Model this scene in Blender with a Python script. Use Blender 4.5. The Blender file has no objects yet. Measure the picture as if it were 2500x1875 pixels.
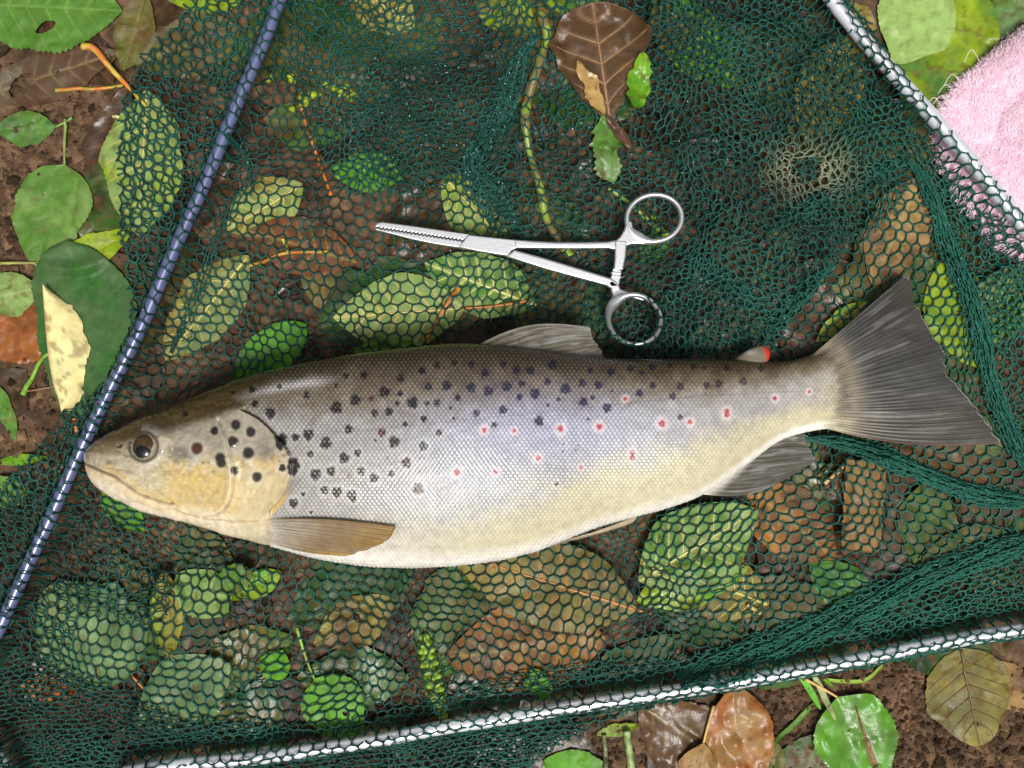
import bpy, math, random
import numpy as np

# ------------------------------------------------------------------ camera, sky, sun, exposure
sc = bpy.context.scene
col = sc.collection
H = 0.45                       # camera height above the soil (m)
S = 0.42 / 2500.0              # metres per photograph pixel at soil level
cam_d = bpy.data.cameras.new('camera'); cam = bpy.data.objects.new('camera', cam_d); col.objects.link(cam)
cam.location = (0, 0, H); cam.rotation_euler = (0, 0, 0)
cam_d.sensor_width = 36.0; cam_d.lens = 36.0 * H / 0.42
cam_d.clip_start = 0.01; cam_d.clip_end = 100.0
sc.camera = cam

SUN_EL, SUN_AZ = math.radians(70), math.radians(165)
world = bpy.data.worlds.new('World'); sc.world = world; world.use_nodes = True
wn = world.node_tree.nodes; wl = world.node_tree.links
bg = wn['Background']
sky = wn.new('ShaderNodeTexSky'); sky.sky_type = 'NISHITA'; sky.sun_disc = False
sky.sun_elevation = SUN_EL; sky.sun_rotation = SUN_AZ
sky.air_density = 1.0; sky.dust_density = 6.0; sky.ozone_density = 1.0
hs = wn.new('ShaderNodeHueSaturation'); hs.inputs['Saturation'].default_value = 0.35
wl.new(sky.outputs['Color'], hs.inputs['Color']); wl.new(hs.outputs['Color'], bg.inputs['Color'])
bg.inputs['Strength'].default_value = 0.068
sun_d = bpy.data.lights.new('sun', 'SUN'); sun = bpy.data.objects.new('sun', sun_d); col.objects.link(sun)
sun_d.energy = 2.3; sun_d.angle = math.radians(15); sun_d.color = (1.0, 0.97, 0.92)
sun.rotation_euler = (math.pi / 2 - SUN_EL, 0, math.pi - SUN_AZ)
sun.location = (0, 0.5, 2)
sc.view_settings.view_transform = 'Standard'; sc.view_settings.look = 'None'
sc.view_settings.gamma = 1.0; sc.view_settings.use_curve_mapping = False
sc.view_settings.exposure = 0.38

# ------------------------------------------------------------------ helpers
rng = np.random.default_rng(7); random.seed(7)

def lin(c):
    c = np.asarray(c, float) / 255.0
    return np.where(c <= 0.04045, c / 12.92, ((c + 0.055) / 1.055) ** 2.4)

def W(p, z):
    """photograph pixel on a level z -> world xy (z given separately)"""
    p = np.asarray(p, float); k = S * (H - z) / H
    return np.stack([(p[..., 0] - 1250.0) * k, -(p[..., 1] - 937.5) * k], -1)

def hash2(ix, iy, seed):
    h = (ix.astype(np.int64) * 374761393 + iy.astype(np.int64) * 668265263 + seed * 982451653) & 0xffffffff
    h = ((h ^ (h >> 13)) * 1274126177) & 0xffffffff
    h = (h ^ (h >> 16)) & 0xffffffff
    h = ((h ^ (h >> 15)) * 2246822519) & 0xffffffff
    h = (h ^ (h >> 13)) & 0xffffffff
    return h / 4294967295.0

def vnoise(x, y, seed=0):
    x = np.asarray(x, float); y = np.asarray(y, float)
    xi = np.floor(x); yi = np.floor(y); fx = x - xi; fy = y - yi
    fx = fx * fx * (3 - 2 * fx); fy = fy * fy * (3 - 2 * fy)
    a = hash2(xi, yi, seed); b = hash2(xi + 1, yi, seed); c = hash2(xi, yi + 1, seed); d = hash2(xi + 1, yi + 1, seed)
    return (a * (1 - fx) + b * fx) * (1 - fy) + (c * (1 - fx) + d * fx) * fy

def fbm(x, y, seed=0, o=4):
    s = 0; a = 0.5; t = 0
    for k in range(o):
        s = s + a * vnoise(x * 2 ** k + 17.3 * k, y * 2 ** k - 9.1 * k, seed + k); t += a; a *= 0.5
    return s / t

def sstep(a, b, x):
    t = np.clip((np.asarray(x, float) - a) / (b - a), 0, 1); return t * t * (3 - 2 * t)

def crom(pts, n):
    """Catmull-Rom through points, n samples evenly in arc length"""
    P = np.asarray(pts, float)
    if len(P) == 2:
        t = np.linspace(0, 1, n)[:, None]; return P[0] * (1 - t) + P[1] * t
    Q = np.vstack([2 * P[0] - P[1], P, 2 * P[-1] - P[-2]])
    out = []
    m = 24
    for i in range(1, len(Q) - 2):
        t = np.linspace(0, 1, m, endpoint=False)[:, None]
        a, b, c, d = Q[i - 1], Q[i], Q[i + 1], Q[i + 2]
        out.append(0.5 * (2 * b + (c - a) * t + (2 * a - 5 * b + 4 * c - d) * t * t + (3 * b - a - 3 * c + d) * t ** 3))
    out.append(P[-1:]); C = np.vstack(out)
    L = np.concatenate([[0], np.cumsum(np.linalg.norm(np.diff(C, axis=0), axis=1))])
    s = np.linspace(0, L[-1], n)
    return np.stack([np.interp(s, L, C[:, k]) for k in range(P.shape[1])], 1)

def inpoly(P, poly):
    x, y = P[..., 0], P[..., 1]; poly = np.asarray(poly, float); r = np.zeros(x.shape, bool)
    j = len(poly) - 1
    for i in range(len(poly)):
        xi, yi = poly[i]; xj, yj = poly[j]
        if yi != yj:
            r ^= ((yi > y) != (yj > y)) & (x < (xj - xi) * (y - yi) / (yj - yi) + xi)
        j = i
    return r

def mk(name, V, F, mat, parent=None, colr=None, smooth=True, loc=None):
    """V (n,3); F list of int arrays (m,k)"""
    V = np.ascontiguousarray(V, np.float32)
    if loc is not None: V = V - np.asarray(loc, np.float32)
    if isinstance(F, np.ndarray): F = [F]
    me = bpy.data.meshes.new(name)
    me.vertices.add(len(V)); me.vertices.foreach_set('co', V.ravel())
    idx = np.concatenate([f.ravel() for f in F]).astype(np.int32)
    cnt = np.concatenate([np.full(len(f), f.shape[1]) for f in F]).astype(np.int32)
    st = np.concatenate([[0], np.cumsum(cnt)[:-1]]).astype(np.int32)
    me.loops.add(len(idx)); me.loops.foreach_set('vertex_index', idx)
    me.polygons.add(len(cnt)); me.polygons.foreach_set('loop_start', st)
    me.polygons.foreach_set('use_smooth', np.full(len(cnt), smooth, bool))
    if colr is not None:
        c = np.ones((len(V), 4), np.float32); c[:, :colr.shape[1]] = np.clip(colr, 0, 1)
        at = me.color_attributes.new('Col', 'FLOAT_COLOR', 'POINT'); at.data.foreach_set('color', c.ravel())
    me.update(calc_edges=True); me.validate()
    if mat: me.materials.append(mat)
    o = bpy.data.objects.new(name, me); col.objects.link(o)
    if loc is not None: o.location = loc
    if parent is not None: o.parent = parent
    return o

def empty(name, loc, label, cat, group=None):
    o = bpy.data.objects.new(name, None); o.location = loc; o.empty_display_size = 0.01; col.objects.link(o)
    tag(o, label, cat, group); return o

def tag(o, label=None, cat=None, group=None, kind=None):
    if label: o['label'] = label
    if cat: o['category'] = cat
    if group: o['group'] = group
    if kind: o['kind'] = kind
    return o

def child(name, V, F, mat, parent, colr=None, smooth=True):
    """part mesh given in world coordinates, stored relative to the parent's origin"""
    off = np.array(parent.location, np.float32); p = parent.parent
    while p is not None: off = off + np.array(p.location, np.float32); p = p.parent
    o = mk(name, np.asarray(V, np.float32) - off, F, mat, parent, colr, smooth); return o

def gridF(n, m, wrap=False):
    """n rows of m verts"""
    i = np.arange(n - 1)[:, None]; j = np.arange(m if wrap else m - 1)[None]
    a = i * m + j; b = i * m + (j + 1) % m; c = (i + 1) * m + (j + 1) % m; d = (i + 1) * m + j
    return np.stack([a, b, c, d], -1).reshape(-1, 4)

def tube(P, r, sides=8, flat=1.0, caps=True):
    P = np.asarray(P, float); n = len(P); r = np.broadcast_to(np.asarray(r, float), (n,))
    T = np.gradient(P, axis=0); T /= np.linalg.norm(T, axis=1)[:, None] + 1e-12
    up = np.array([0, 0, 1.0]); sd = np.cross(T, up); sd /= np.linalg.norm(sd, axis=1)[:, None] + 1e-9
    u2 = np.cross(sd, T)
    a = np.linspace(0, 2 * math.pi, sides, endpoint=False)
    V = P[:, None] + r[:, None, None] * (np.cos(a)[None, :, None] * sd[:, None] + flat * np.sin(a)[None, :, None] * u2[:, None])
    F = [gridF(n, sides, True)]
    V = V.reshape(-1, 3)
    if caps:
        F.append(np.arange(sides)[None, ::-1].copy()); F.append((np.arange(sides) + (n - 1) * sides)[None])
    return V, F

def joinVF(parts):
    Vs, Fs, o = [], {}, 0
    for V, F in parts:
        if isinstance(F, np.ndarray): F = [F]
        for f in F: Fs.setdefault(f.shape[1], []).append(f + o)
        Vs.append(V); o += len(V)
    return np.vstack(Vs), [np.vstack(v) for v in Fs.values()]

# ------------------------------------------------------------------ materials
def mat_attr(name, rough=0.5, spec=0.5, coat=0.0, coat_rough=0.1, metal=0.0, alpha=1.0, bump=0.0, bump_scale=400, rough_var=0.0, sub=0.0, detail_col=0.0, trans=0.0):
    m = bpy.data.materials.new(name); m.use_nodes = True; nt = m.node_tree; b = nt.nodes['Principled BSDF']
    at = nt.nodes.new('ShaderNodeAttribute'); at.attribute_name = 'Col'
    b.inputs['Roughness'].default_value = rough; b.inputs['Specular IOR Level'].default_value = spec
    b.inputs['Coat Weight'].default_value = coat; b.inputs['Coat Roughness'].default_value = coat_rough
    b.inputs['Metallic'].default_value = metal; b.inputs['Alpha'].default_value = alpha
    tc = nt.nodes.new('ShaderNodeTexCoord')
    src = at.outputs['Color']
    if detail_col:
        n2 = nt.nodes.new('ShaderNodeTexNoise'); n2.inputs['Scale'].default_value = bump_scale * 0.6; n2.inputs['Detail'].default_value = 6
        nt.links.new(tc.outputs['Object'], n2.inputs['Vector'])
        mr = nt.nodes.new('ShaderNodeMapRange'); mr.inputs['From Min'].default_value = 0.3; mr.inputs['From Max'].default_value = 0.7
        mr.inputs['To Min'].default_value = 1 - detail_col; mr.inputs['To Max'].default_value = 1 + detail_col
        nt.links.new(n2.outputs['Fac'], mr.inputs['Value'])
        vm = nt.nodes.new('ShaderNodeVectorMath'); vm.operation = 'SCALE'
        nt.links.new(src, vm.inputs[0]); nt.links.new(mr.outputs['Result'], vm.inputs['Scale']); src = vm.outputs['Vector']
    nt.links.new(src, b.inputs['Base Color'])
    if bump:
        n = nt.nodes.new('ShaderNodeTexNoise'); n.inputs['Scale'].default_value = bump_scale; n.inputs['Detail'].default_value = 5
        nt.links.new(tc.outputs['Object'], n.inputs['Vector'])
        bp = nt.nodes.new('ShaderNodeBump'); bp.inputs['Strength'].default_value = bump; bp.inputs['Distance'].default_value = 0.001
        nt.links.new(n.outputs['Fac'], bp.inputs['Height']); nt.links.new(bp.outputs['Normal'], b.inputs['Normal'])
        if coat: nt.links.new(bp.outputs['Normal'], b.inputs['Coat Normal'])
    if rough_var:
        n3 = nt.nodes.new('ShaderNodeTexNoise'); n3.inputs['Scale'].default_value = 90; n3.inputs['Detail'].default_value = 4
        nt.links.new(tc.outputs['Object'], n3.inputs['Vector'])
        mr = nt.nodes.new('ShaderNodeMapRange'); mr.inputs['From Min'].default_value = 0.35; mr.inputs['From Max'].default_value = 0.65
        mr.inputs['To Min'].default_value = max(0.05, rough - rough_var); mr.inputs['To Max'].default_value = rough + rough_var
        nt.links.new(n3.outputs['Fac'], mr.inputs['Value']); nt.links.new(mr.outputs['Result'], b.inputs['Roughness'])
    if sub:
        b.inputs['Subsurface Weight'].default_value = sub; b.inputs['Subsurface Radius'].default_value = (1, 0.6, 0.4); b.inputs['Subsurface Scale'].default_value = 0.002
    return m

M = {}
M['soil'] = mat_attr('wet_soil', 0.8, 0.2, bump=0.9, bump_scale=260, detail_col=0.45, rough_var=0.2)
M['leaf'] = mat_attr('leaf_skin', 0.5, 0.22, bump=0.35, bump_scale=330, detail_col=0.16, rough_var=0.15)
M['wetleaf'] = mat_attr('wet_leaf_skin', 0.34, 0.3, coat=0.06, coat_rough=0.12, bump=0.4, bump_scale=260, detail_col=0.2, rough_var=0.12)
M['stalk'] = mat_attr('leaf_stalk', 0.4, 0.5, bump=0.3, bump_scale=500, detail_col=0.15)
M['net'] = mat_attr('net_twine', 0.55, 0.3, bump=0.5, bump_scale=1500, detail_col=0.3)
M['fish'] = mat_attr('trout_skin', 0.28, 0.45, coat=0.12, coat_rough=0.1, bump=0.12, bump_scale=420, detail_col=0.10, rough_var=0.10)
M['fin'] = mat_attr('fin_membrane', 0.34, 0.5, coat=0.25, coat_rough=0.2, alpha=0.86, detail_col=0.15, bump_scale=500)
_nt = M['fin'].node_tree; _a = [q for q in _nt.nodes if q.type == 'ATTRIBUTE'][0]
_nt.links.new(_a.outputs['Alpha'], _nt.nodes['Principled BSDF'].inputs['Alpha'])
M['eye'] = mat_attr('fish_eye', 0.12, 0.4, coat=0.5, coat_rough=0.03)
M['pink'] = mat_attr('pink_plush', 0.9, 0.2, detail_col=0.08, bump=0.5, bump_scale=500)
M['steel'] = mat_attr('brushed_steel', 0.28, 0.6, metal=0.78, bump=0.03, bump_scale=900, detail_col=0.03)
M['alu'] = mat_attr('silver_tube', 0.22, 0.5, metal=0.45, bump=0.03, bump_scale=300, detail_col=0.05)
M['rod'] = mat_attr('blue_grey_rod', 0.3, 0.6, metal=0.25, coat=0.4, bump=0.05, bump_scale=300, detail_col=0.1)

# ------------------------------------------------------------------ height field of everything that lies below the net
RR = 5.0; RX0, RY0 = -500.0, -500.0; RNX, RNY = 700, 575
def world_px(x, y): return x / S + 1250.0, -y / S + 937.5
gx, gy = np.meshgrid(RX0 + RR * np.arange(RNX), RY0 + RR * np.arange(RNY))
def ground_h(px, py):
    return (fbm(px / 160, py / 160, 3, 3) - 0.5) * 0.004 + (fbm(px / 38, py / 38, 5, 3) - 0.5) * 0.0035 - 0.0035
HF = ground_h(gx, gy)
CAP = np.full(HF.shape, 1.0)
def samp(A, x, y):
    px, py = world_px(x, y)
    u = np.clip((px - RX0) / RR, 0, RNX - 1.001); v = np.clip((py - RY0) / RR, 0, RNY - 1.001)
    i = u.astype(int); j = v.astype(int); fu = u - i; fv = v - j
    return (A[j, i] * (1 - fu) + A[j, i + 1] * fu) * (1 - fv) + (A[j + 1, i] * (1 - fu) + A[j + 1, i + 1] * fu) * fv
def splat(V):
    px, py = world_px(V[:, 0], V[:, 1])
    i = np.round((px - RX0) / RR).astype(int); j = np.round((py - RY0) / RR).astype(int)
    ok = (i >= 0) & (i < RNX) & (j >= 0) & (j < RNY)
    np.maximum.at(HF, (j[ok], i[ok]), V[ok, 2])
def dil(A, n=1):
    for _ in range(n):
        B = A.copy()
        B[1:] = np.maximum(B[1:], A[:-1]); B[:-1] = np.maximum(B[:-1], A[1:])
        B[:, 1:] = np.maximum(B[:, 1:], A[:, :-1]); B[:, :-1] = np.maximum(B[:, :-1], A[:, 1:]); A = B
    return A
def blur(A, n=1):
    for _ in range(n):
        B = A.copy(); B[1:-1] = (A[:-2] + 2 * A[1:-1] + A[2:]) / 4; A = B.copy(); A[:, 1:-1] = (B[:, :-2] + 2 * B[:, 1:-1] + B[:, 2:]) / 4
    return A

# fish outline in photograph pixels (used for the body, and so that leaves and net stay below it)
F_TOP = [(206, 1118), (210, 1099), (228, 1082), (263, 1058), (301, 1039), (348, 1017), (411, 992), (475, 968), (538, 944), (601, 920), (727, 892), (853, 868), (980, 853), (1106, 841), (1200, 845), (1330, 860), (1469, 876), (1643, 878), (1770, 878), (1895, 884), (1958, 874), (1990, 862), (2030, 862), (2065, 880), (2088, 912), (2095, 950)]
F_BOT = [(206, 1120), (209, 1136), (222, 1169), (253, 1201), (301, 1226), (348, 1248), (411, 1264), (475, 1279), (522, 1294), (601, 1315), (695, 1340), (790, 1364), (885, 1378), (980, 1383), (1075, 1381), (1201, 1368), (1300, 1346), (1352, 1327), (1453, 1287), (1558, 1258), (1611, 1245), (1675, 1224), (1713, 1207), (1754, 1182), (1832, 1126), (1885, 1087), (1927, 1066), (1977, 1053), (2006, 1048), (2040, 1042), (2070, 1022), (2089, 990), (2095, 954)]
FISH_POLY = np.array(F_TOP + F_BOT[::-1], float)
ZB = 0.0082                     # underside of the fish
ZREF = 0.026
inf = inpoly(np.stack([gx, gy], -1) * 1.0, (FISH_POLY - [1250, 937.5]) * (H - ZREF) / H + [1250, 937.5])
CAP[inf] = ZB - 0.0008
FORC_ZONE = [(890, 520), (1150, 550), (1500, 565), (1530, 470), (1600, 450), (1690, 500), (1680, 590), (1600, 615), (1550, 620), (1540, 690), (1640, 740), (1650, 820), (1590, 850), (1480, 850), (1470, 760), (1440, 710), (1100, 630), (890, 580)]
ZF = 0.0138                     # forceps mid plane
CAP[inpoly(np.stack([gx, gy], -1), FORC_ZONE)] = ZF - 0.0030

# ------------------------------------------------------------------ ground
n = 380
def axis(c, half):
    core = np.linspace(-half, half, n); out = np.geomspace(half * 1.03, 6.0, 16)
    return np.concatenate([-out[::-1], core, out])
ax_x = axis(0, 0.29); ax_y = axis(0, 0.23)
X, Y = np.meshgrid(ax_x, ax_y); px, py = world_px(X, Y)
Z = ground_h(px, py) + np.maximum(0, fbm(px / 24, py / 24, 11, 2) - 0.45) * 0.0035
cn = fbm(px / 60, py / 60, 21, 4)[..., None]; c2 = fbm(px / 11, py / 11, 22, 2)[..., None]
gc = lin((48, 36, 26)) * (1 - cn) + lin((118, 92, 68)) * cn
gc = gc * (0.55 + 0.9 * c2)
tag(mk('ground', np.stack([X, Y, Z], -1).reshape(-1, 3), gridF(len(ax_y), len(ax_x)), M['soil'], colr=gc.reshape(-1, 3)), 'brown damp crumbly soil under the leaf litter', kind='structure')
HF = np.maximum(HF, ground_h(gx, gy) + np.maximum(0, fbm(gx / 24, gy / 24, 11, 2) - 0.45) * 0.0035)

# soil crumbs
oc = np.array([[1, 0, 0], [-1, 0, 0], [0, 1, 0], [0, -1, 0], [0, 0, 1], [0, 0, -1.0]])
of = np.array([[0, 2, 4], [2, 1, 4], [1, 3, 4], [3, 0, 4], [2, 0, 5], [1, 2, 5], [3, 1, 5], [0, 3, 5]])
zones = [(-100, 150, 330, 760, 1900), (1850, 1620, 2600, 1960, 3200), (250, 1500, 1500, 1880, 600), (-80, 760, 200, 1250, 500), (1450, 1740, 1900, 1950, 700), (500, 0, 2500, 1875, 300)]
cv, cf, cc, o = [], [], [], 0
HFg = HF.copy()
for x0, y0, x1, y1, k in zones:
    P = np.stack([rng.uniform(x0, x1, k), rng.uniform(y0, y1, k)], 1); w = W(P, 0.0)
    z = samp(HF, w[:, 0], w[:, 1]); r = rng.gamma(2.0, 0.00045, k) + 0.0003
    for a in range(k):
        q = oc * rng.uniform(0.55, 1.2, (6, 1)); t = rng.uniform(0, 6.28)
        R = np.array([[math.cos(t), -math.sin(t), 0], [math.sin(t), math.cos(t), 0], [0, 0, 0.75]])
        cv.append(q @ R.T * r[a] + [w[a, 0], w[a, 1], z[a] + r[a] * 0.25]); cf.append(of + o); o += 6
        cc.append(np.tile(lin((108, 84, 62)) * rng.uniform(0.2, 1.25), (6, 1)))
splat(np.vstack(cv) - [0, 0, 0.0004])
tag(mk('soil_crumbs', np.vstack(cv), np.vstack(cf), M['soil'], colr=np.vstack(cc), smooth=False), 'loose brown soil crumbs scattered over the ground', 'soil', kind='stuff')

# ------------------------------------------------------------------ leaves
PAL = dict(green=(92, 138, 52), bright=(98, 165, 38), deep=(48, 104, 34), yellowgreen=(146, 172, 30), pale=(140, 168, 92), palegrey=(122, 148, 96), dull=(78, 108, 62),
           olive=(110, 106, 52), brown=(98, 70, 36), greybrown=(104, 92, 70), orange=(168, 98, 44), tan=(168, 134, 82), purple=(98, 72, 54), cream=(226, 212, 148),
           dark=(50, 40, 24), rust=(128, 70, 36), ochre=(150, 138, 66), umber=(84, 62, 36), leafbrown=(98, 70, 44), amber=(176, 116, 40))
def leaf(label, base, tip, width, c1, c2=None, mixs=0.5, spots=0.2, veins=0.0, stalk=None, mat='leaf', bow=0.0, fold=0.0, curl=0.0, wave=1.5, ser=0.035, rag=0.2,
         group=None, res=(52, 36), zr=0.004, lift=0.0003, vein_col=(190, 180, 100), holes=(), prof=(0.85, 0.8), stalk_col=(170, 120, 60), name='fallen_leaf', seed=None, half2=None, cap=0.0095, cat='leaf', nveins=8, stalk_r=3.6, dim=0.70):
    seed = seed if seed is not None else random.randrange(10000)
    base = np.array(base, float); tip = np.array(tip, float)
    nS, nT = res
    s = np.linspace(0, 1, nS)[:, None]; t = np.linspace(-1, 1, nT)[None]
    d = tip - base; L = np.linalg.norm(d); d /= L; nrm = np.array([-d[1], d[0]])
    w = width / 2 * np.sin(np.pi * np.clip(s, 0, 1) ** prof[0]) ** prof[1]
    side = np.where(t < 0, 0, 1)
    rg = 1 - rag * (fbm(s * 5 + side * 31 + t * 0, s * 0 + seed * 1.7 + t * 0, seed, 3) - 0.4) * 1.6
    tri = np.abs((s * L / 15.0 + side * 0.37) % 1 - 0.5) * 2
    ed = np.abs(t) ** 3
    wt = w * (rg * ed + (1 - ed)) * (1 - ser * ed * tri)
    acr = t * wt
    along = s * L + np.abs(t) * wt * 0.22 * (1 - s)
    P = base + along[..., None] * d + (acr + bow * L * np.sin(np.pi * s))[..., None] * nrm
    xy = W(P, zr)
    vn = (nveins * (s - 0.22 * np.abs(t) * (width / L))) % 1.0
    vl = np.exp(-((np.minimum(vn, 1 - vn)) / 0.07) ** 2) * np.clip(1.15 - np.abs(t), 0, 1)
    ml = np.exp(-(t * w / 3.2) ** 2)
    # shape
    zz = fold * np.abs(acr) * S + curl * ((s - 0.5) ** 2) * 0.02 + wave * 0.0026 * (fbm(P[..., 0] / 55, P[..., 1] / 55, seed + 3, 3) - 0.45) * (0.35 + np.abs(t))
    zz = zz - 0.00025 * np.maximum(vl * 0.7, ml)
    h = samp(blur(dil(HF_view(), 1), 2), xy[..., 0], xy[..., 1])
    h0 = np.percentile(h, 80)
    z = np.maximum(h + lift, h0 + zz + lift)
    z = np.minimum(z, np.minimum(cap + 0.15 * (zz + 0.001), samp(CAP, xy[..., 0], xy[..., 1]) - 0.0006))
    z = np.maximum(z, samp(HF0, xy[..., 0], xy[..., 1]) + 0.0002)
    V = np.concatenate([xy, z[..., None]], -1)
    # colour
    A = lin(PAL[c1]); B = lin(PAL[c2 or c1])
    f = sstep(0.5 - 0.25, 0.5 + 0.25, fbm(P[..., 0] / 70, P[..., 1] / 70, seed + 9, 4) + (mixs - 0.5))[..., None]
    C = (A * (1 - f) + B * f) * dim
    C = C * (0.82 + 0.36 * fbm(P[..., 0] / 16, P[..., 1] / 16, seed + 5, 3))[..., None]
    sp = sstep(0.66 - 0.12 * spots, 0.74, fbm(P[..., 0] / 13, P[..., 1] / 13, seed + 15, 2))[..., None] * min(1, spots * 2.2)
    C = C * (1 - sp) + lin((88, 52, 26)) * sp
    eb = sstep(0.9, 1.0, np.abs(t) + 0 * s)[..., None] * 0.35
    C = C * (1 - eb) + C * np.array([0.9, 0.7, 0.5]) * eb
    if veins:
        k = (np.maximum(vl, ml) * veins)[..., None]; C = C * (1 - k) + lin(vein_col) * k
    F = gridF(nS, nT)
    if holes:
        cen = P.reshape(-1, 2)[F].mean(1); keep = np.ones(len(F), bool)
        for hx, hy, ra, rb, an in holes:
            q = cen - [hx, hy]; ca, sa = math.cos(an), math.sin(an); u = q[:, 0] * ca + q[:, 1] * sa; v = -q[:, 0] * sa + q[:, 1] * ca
            keep &= (u / ra) ** 2 + (v / rb) ** 2 > 1 + 0.3 * (vnoise(cen[:, 0] / 8, cen[:, 1] / 8, seed) - 0.5)
        F = F[keep]
    V = V.reshape(-1, 3)
    loc = np.array([V[:, 0].mean(), V[:, 1].mean(), V[:, 2].min()])
    root = empty(name, tuple(loc), label, cat, group)
    child('blade', V, F, M[mat], root, C.reshape(-1, 3))
    splat(V)
    if veins > 0.3:
        parts = []
        mid = V.reshape(nS, nT, 3)[:, nT // 2 - 1:nT // 2 + 1].mean(1) + [0, 0, 0.00012]
        parts.append(tube(mid[1:-1:2], np.linspace(0.0007, 0.0002, len(mid[1:-1:2])), 5))
        G = V.reshape(nS, nT, 3)
        for q in range(1, nveins):
            for sg in (-1, 1):
                tt = np.linspace(0, 0.9, 9); ss = q / nveins + 0.22 * tt * (width / L)
                if ss[-1] > 0.97: continue
                ii = np.clip((ss * (nS - 1)), 0, nS - 1); jj = np.clip((sg * tt + 1) / 2 * (nT - 1), 0, nT - 1)
                i0 = np.minimum(ii.astype(int), nS - 2); j0 = np.minimum(jj.astype(int), nT - 2); fi = (ii - i0)[:, None]; fj = (jj - j0)[:, None]
                pp = (G[i0, j0] * (1 - fj) + G[i0, j0 + 1] * fj) * (1 - fi) + (G[i0 + 1, j0] * (1 - fj) + G[i0 + 1, j0 + 1] * fj) * fi
                parts.append(tube(pp + [0, 0, 0.0001], np.linspace(0.00036, 0.00012, 9), 4))
        Vv, Fv = joinVF(parts)
        child('veins', Vv, Fv, M['stalk'], root, np.tile(lin(vein_col), (len(Vv), 1)))
    if stalk is not None:
        q = crom([tuple(base)] + list(stalk), 14) if len(stalk) else None
        xyq = W(q, zr); hz = samp(HF_view(), xyq[:, 0], xyq[:, 1])
        zz = np.maximum(blur1(hz) + 0.0006, z[0, nT // 2])
        zz[0] = z[0, nT // 2]
        zz = np.minimum(zz, np.minimum(cap, samp(CAP, xyq[:, 0], xyq[:, 1]) - 0.0008))
        Pq = np.concatenate([xyq, zz[:, None]], 1)
        Vs, Fs = tube(Pq, np.linspace(stalk_r * 0.8, stalk_r * 1.15, 14) * S, 7)
        cs = lin(stalk_col) * (0.8 + 0.4 * vnoise(np.arange(len(Vs)) / 20, np.zeros(len(Vs)), seed))[:, None]
        child('stalk', Vs, Fs, M['stalk'], root, cs); splat(Vs)
    return root
def blur1(h):
    k = np.convolve(np.pad(h, 2, mode='edge'), np.ones(5) / 5, 'valid'); return np.maximum(h, k)
HF0 = dil(HFg, 1)
def HF_view(): return HF

LANDMARKS = [((110, 60), 'the big holed green leaf'), ((60, 900), 'the cream-edged green leaf'), ((600, 130), 'the upper end of the blue-grey rod'), ((440, 560), 'the middle of the blue-grey rod'), ((60, 1400), 'the lower end of the blue-grey rod'),
    ((760, 220), 'the yellow-green flower buds'), ((960, 560), 'the forceps jaws'), ((1300, 620), 'the forceps shanks'), ((1600, 530), 'the upper forceps ring'), ((1560, 780), 'the lower forceps ring'), ((1450, 160), 'the glossy brown leaf on the net'), ((1300, 330), 'the lichen twig'),
    ((1850, 120), 'the upper end of the silver tube'), ((2250, 280), 'the pink cloth'), ((2200, 680), 'the upper tip of the trout tail'), ((2440, 1090), 'the lower tip of the trout tail'), ((1960, 1120), 'the anal fin'), ((2100, 1250), 'the bark strip'), ((1300, 1400), 'the trout belly'), ((250, 1200), 'the trout jaw'), ((640, 860), 'the trout nape'),
    ((1060, 1650), 'the green catkin'), ((830, 1740), 'the ovate bright green leaf'), ((220, 1580), 'the large dull green leaf'), ((660, 1625), 'the small round green leaf'), ((1330, 1670), 'the bright green leaf scrap'), ((1760, 1620), 'the wide gathered net band'), ((2400, 1400), 'the right end of the lower silver tube'), ((1650, 1800), 'the purple-brown leaf'), ((2100, 1800), 'the torn glossy green leaf'), ((300, 1850), 'the left end of the lower silver tube'), ((2000, 450), 'the tan faded patch of netting'), ((1000, 20), 'the pale veined leaf by the rod top'), ((2430, 900), 'the long gathered fold behind the tail')]
LANDMARKS = [(p, n.replace('left end', 'far end').replace('right end', 'corner end')) for p, n in LANDMARKS]
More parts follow.
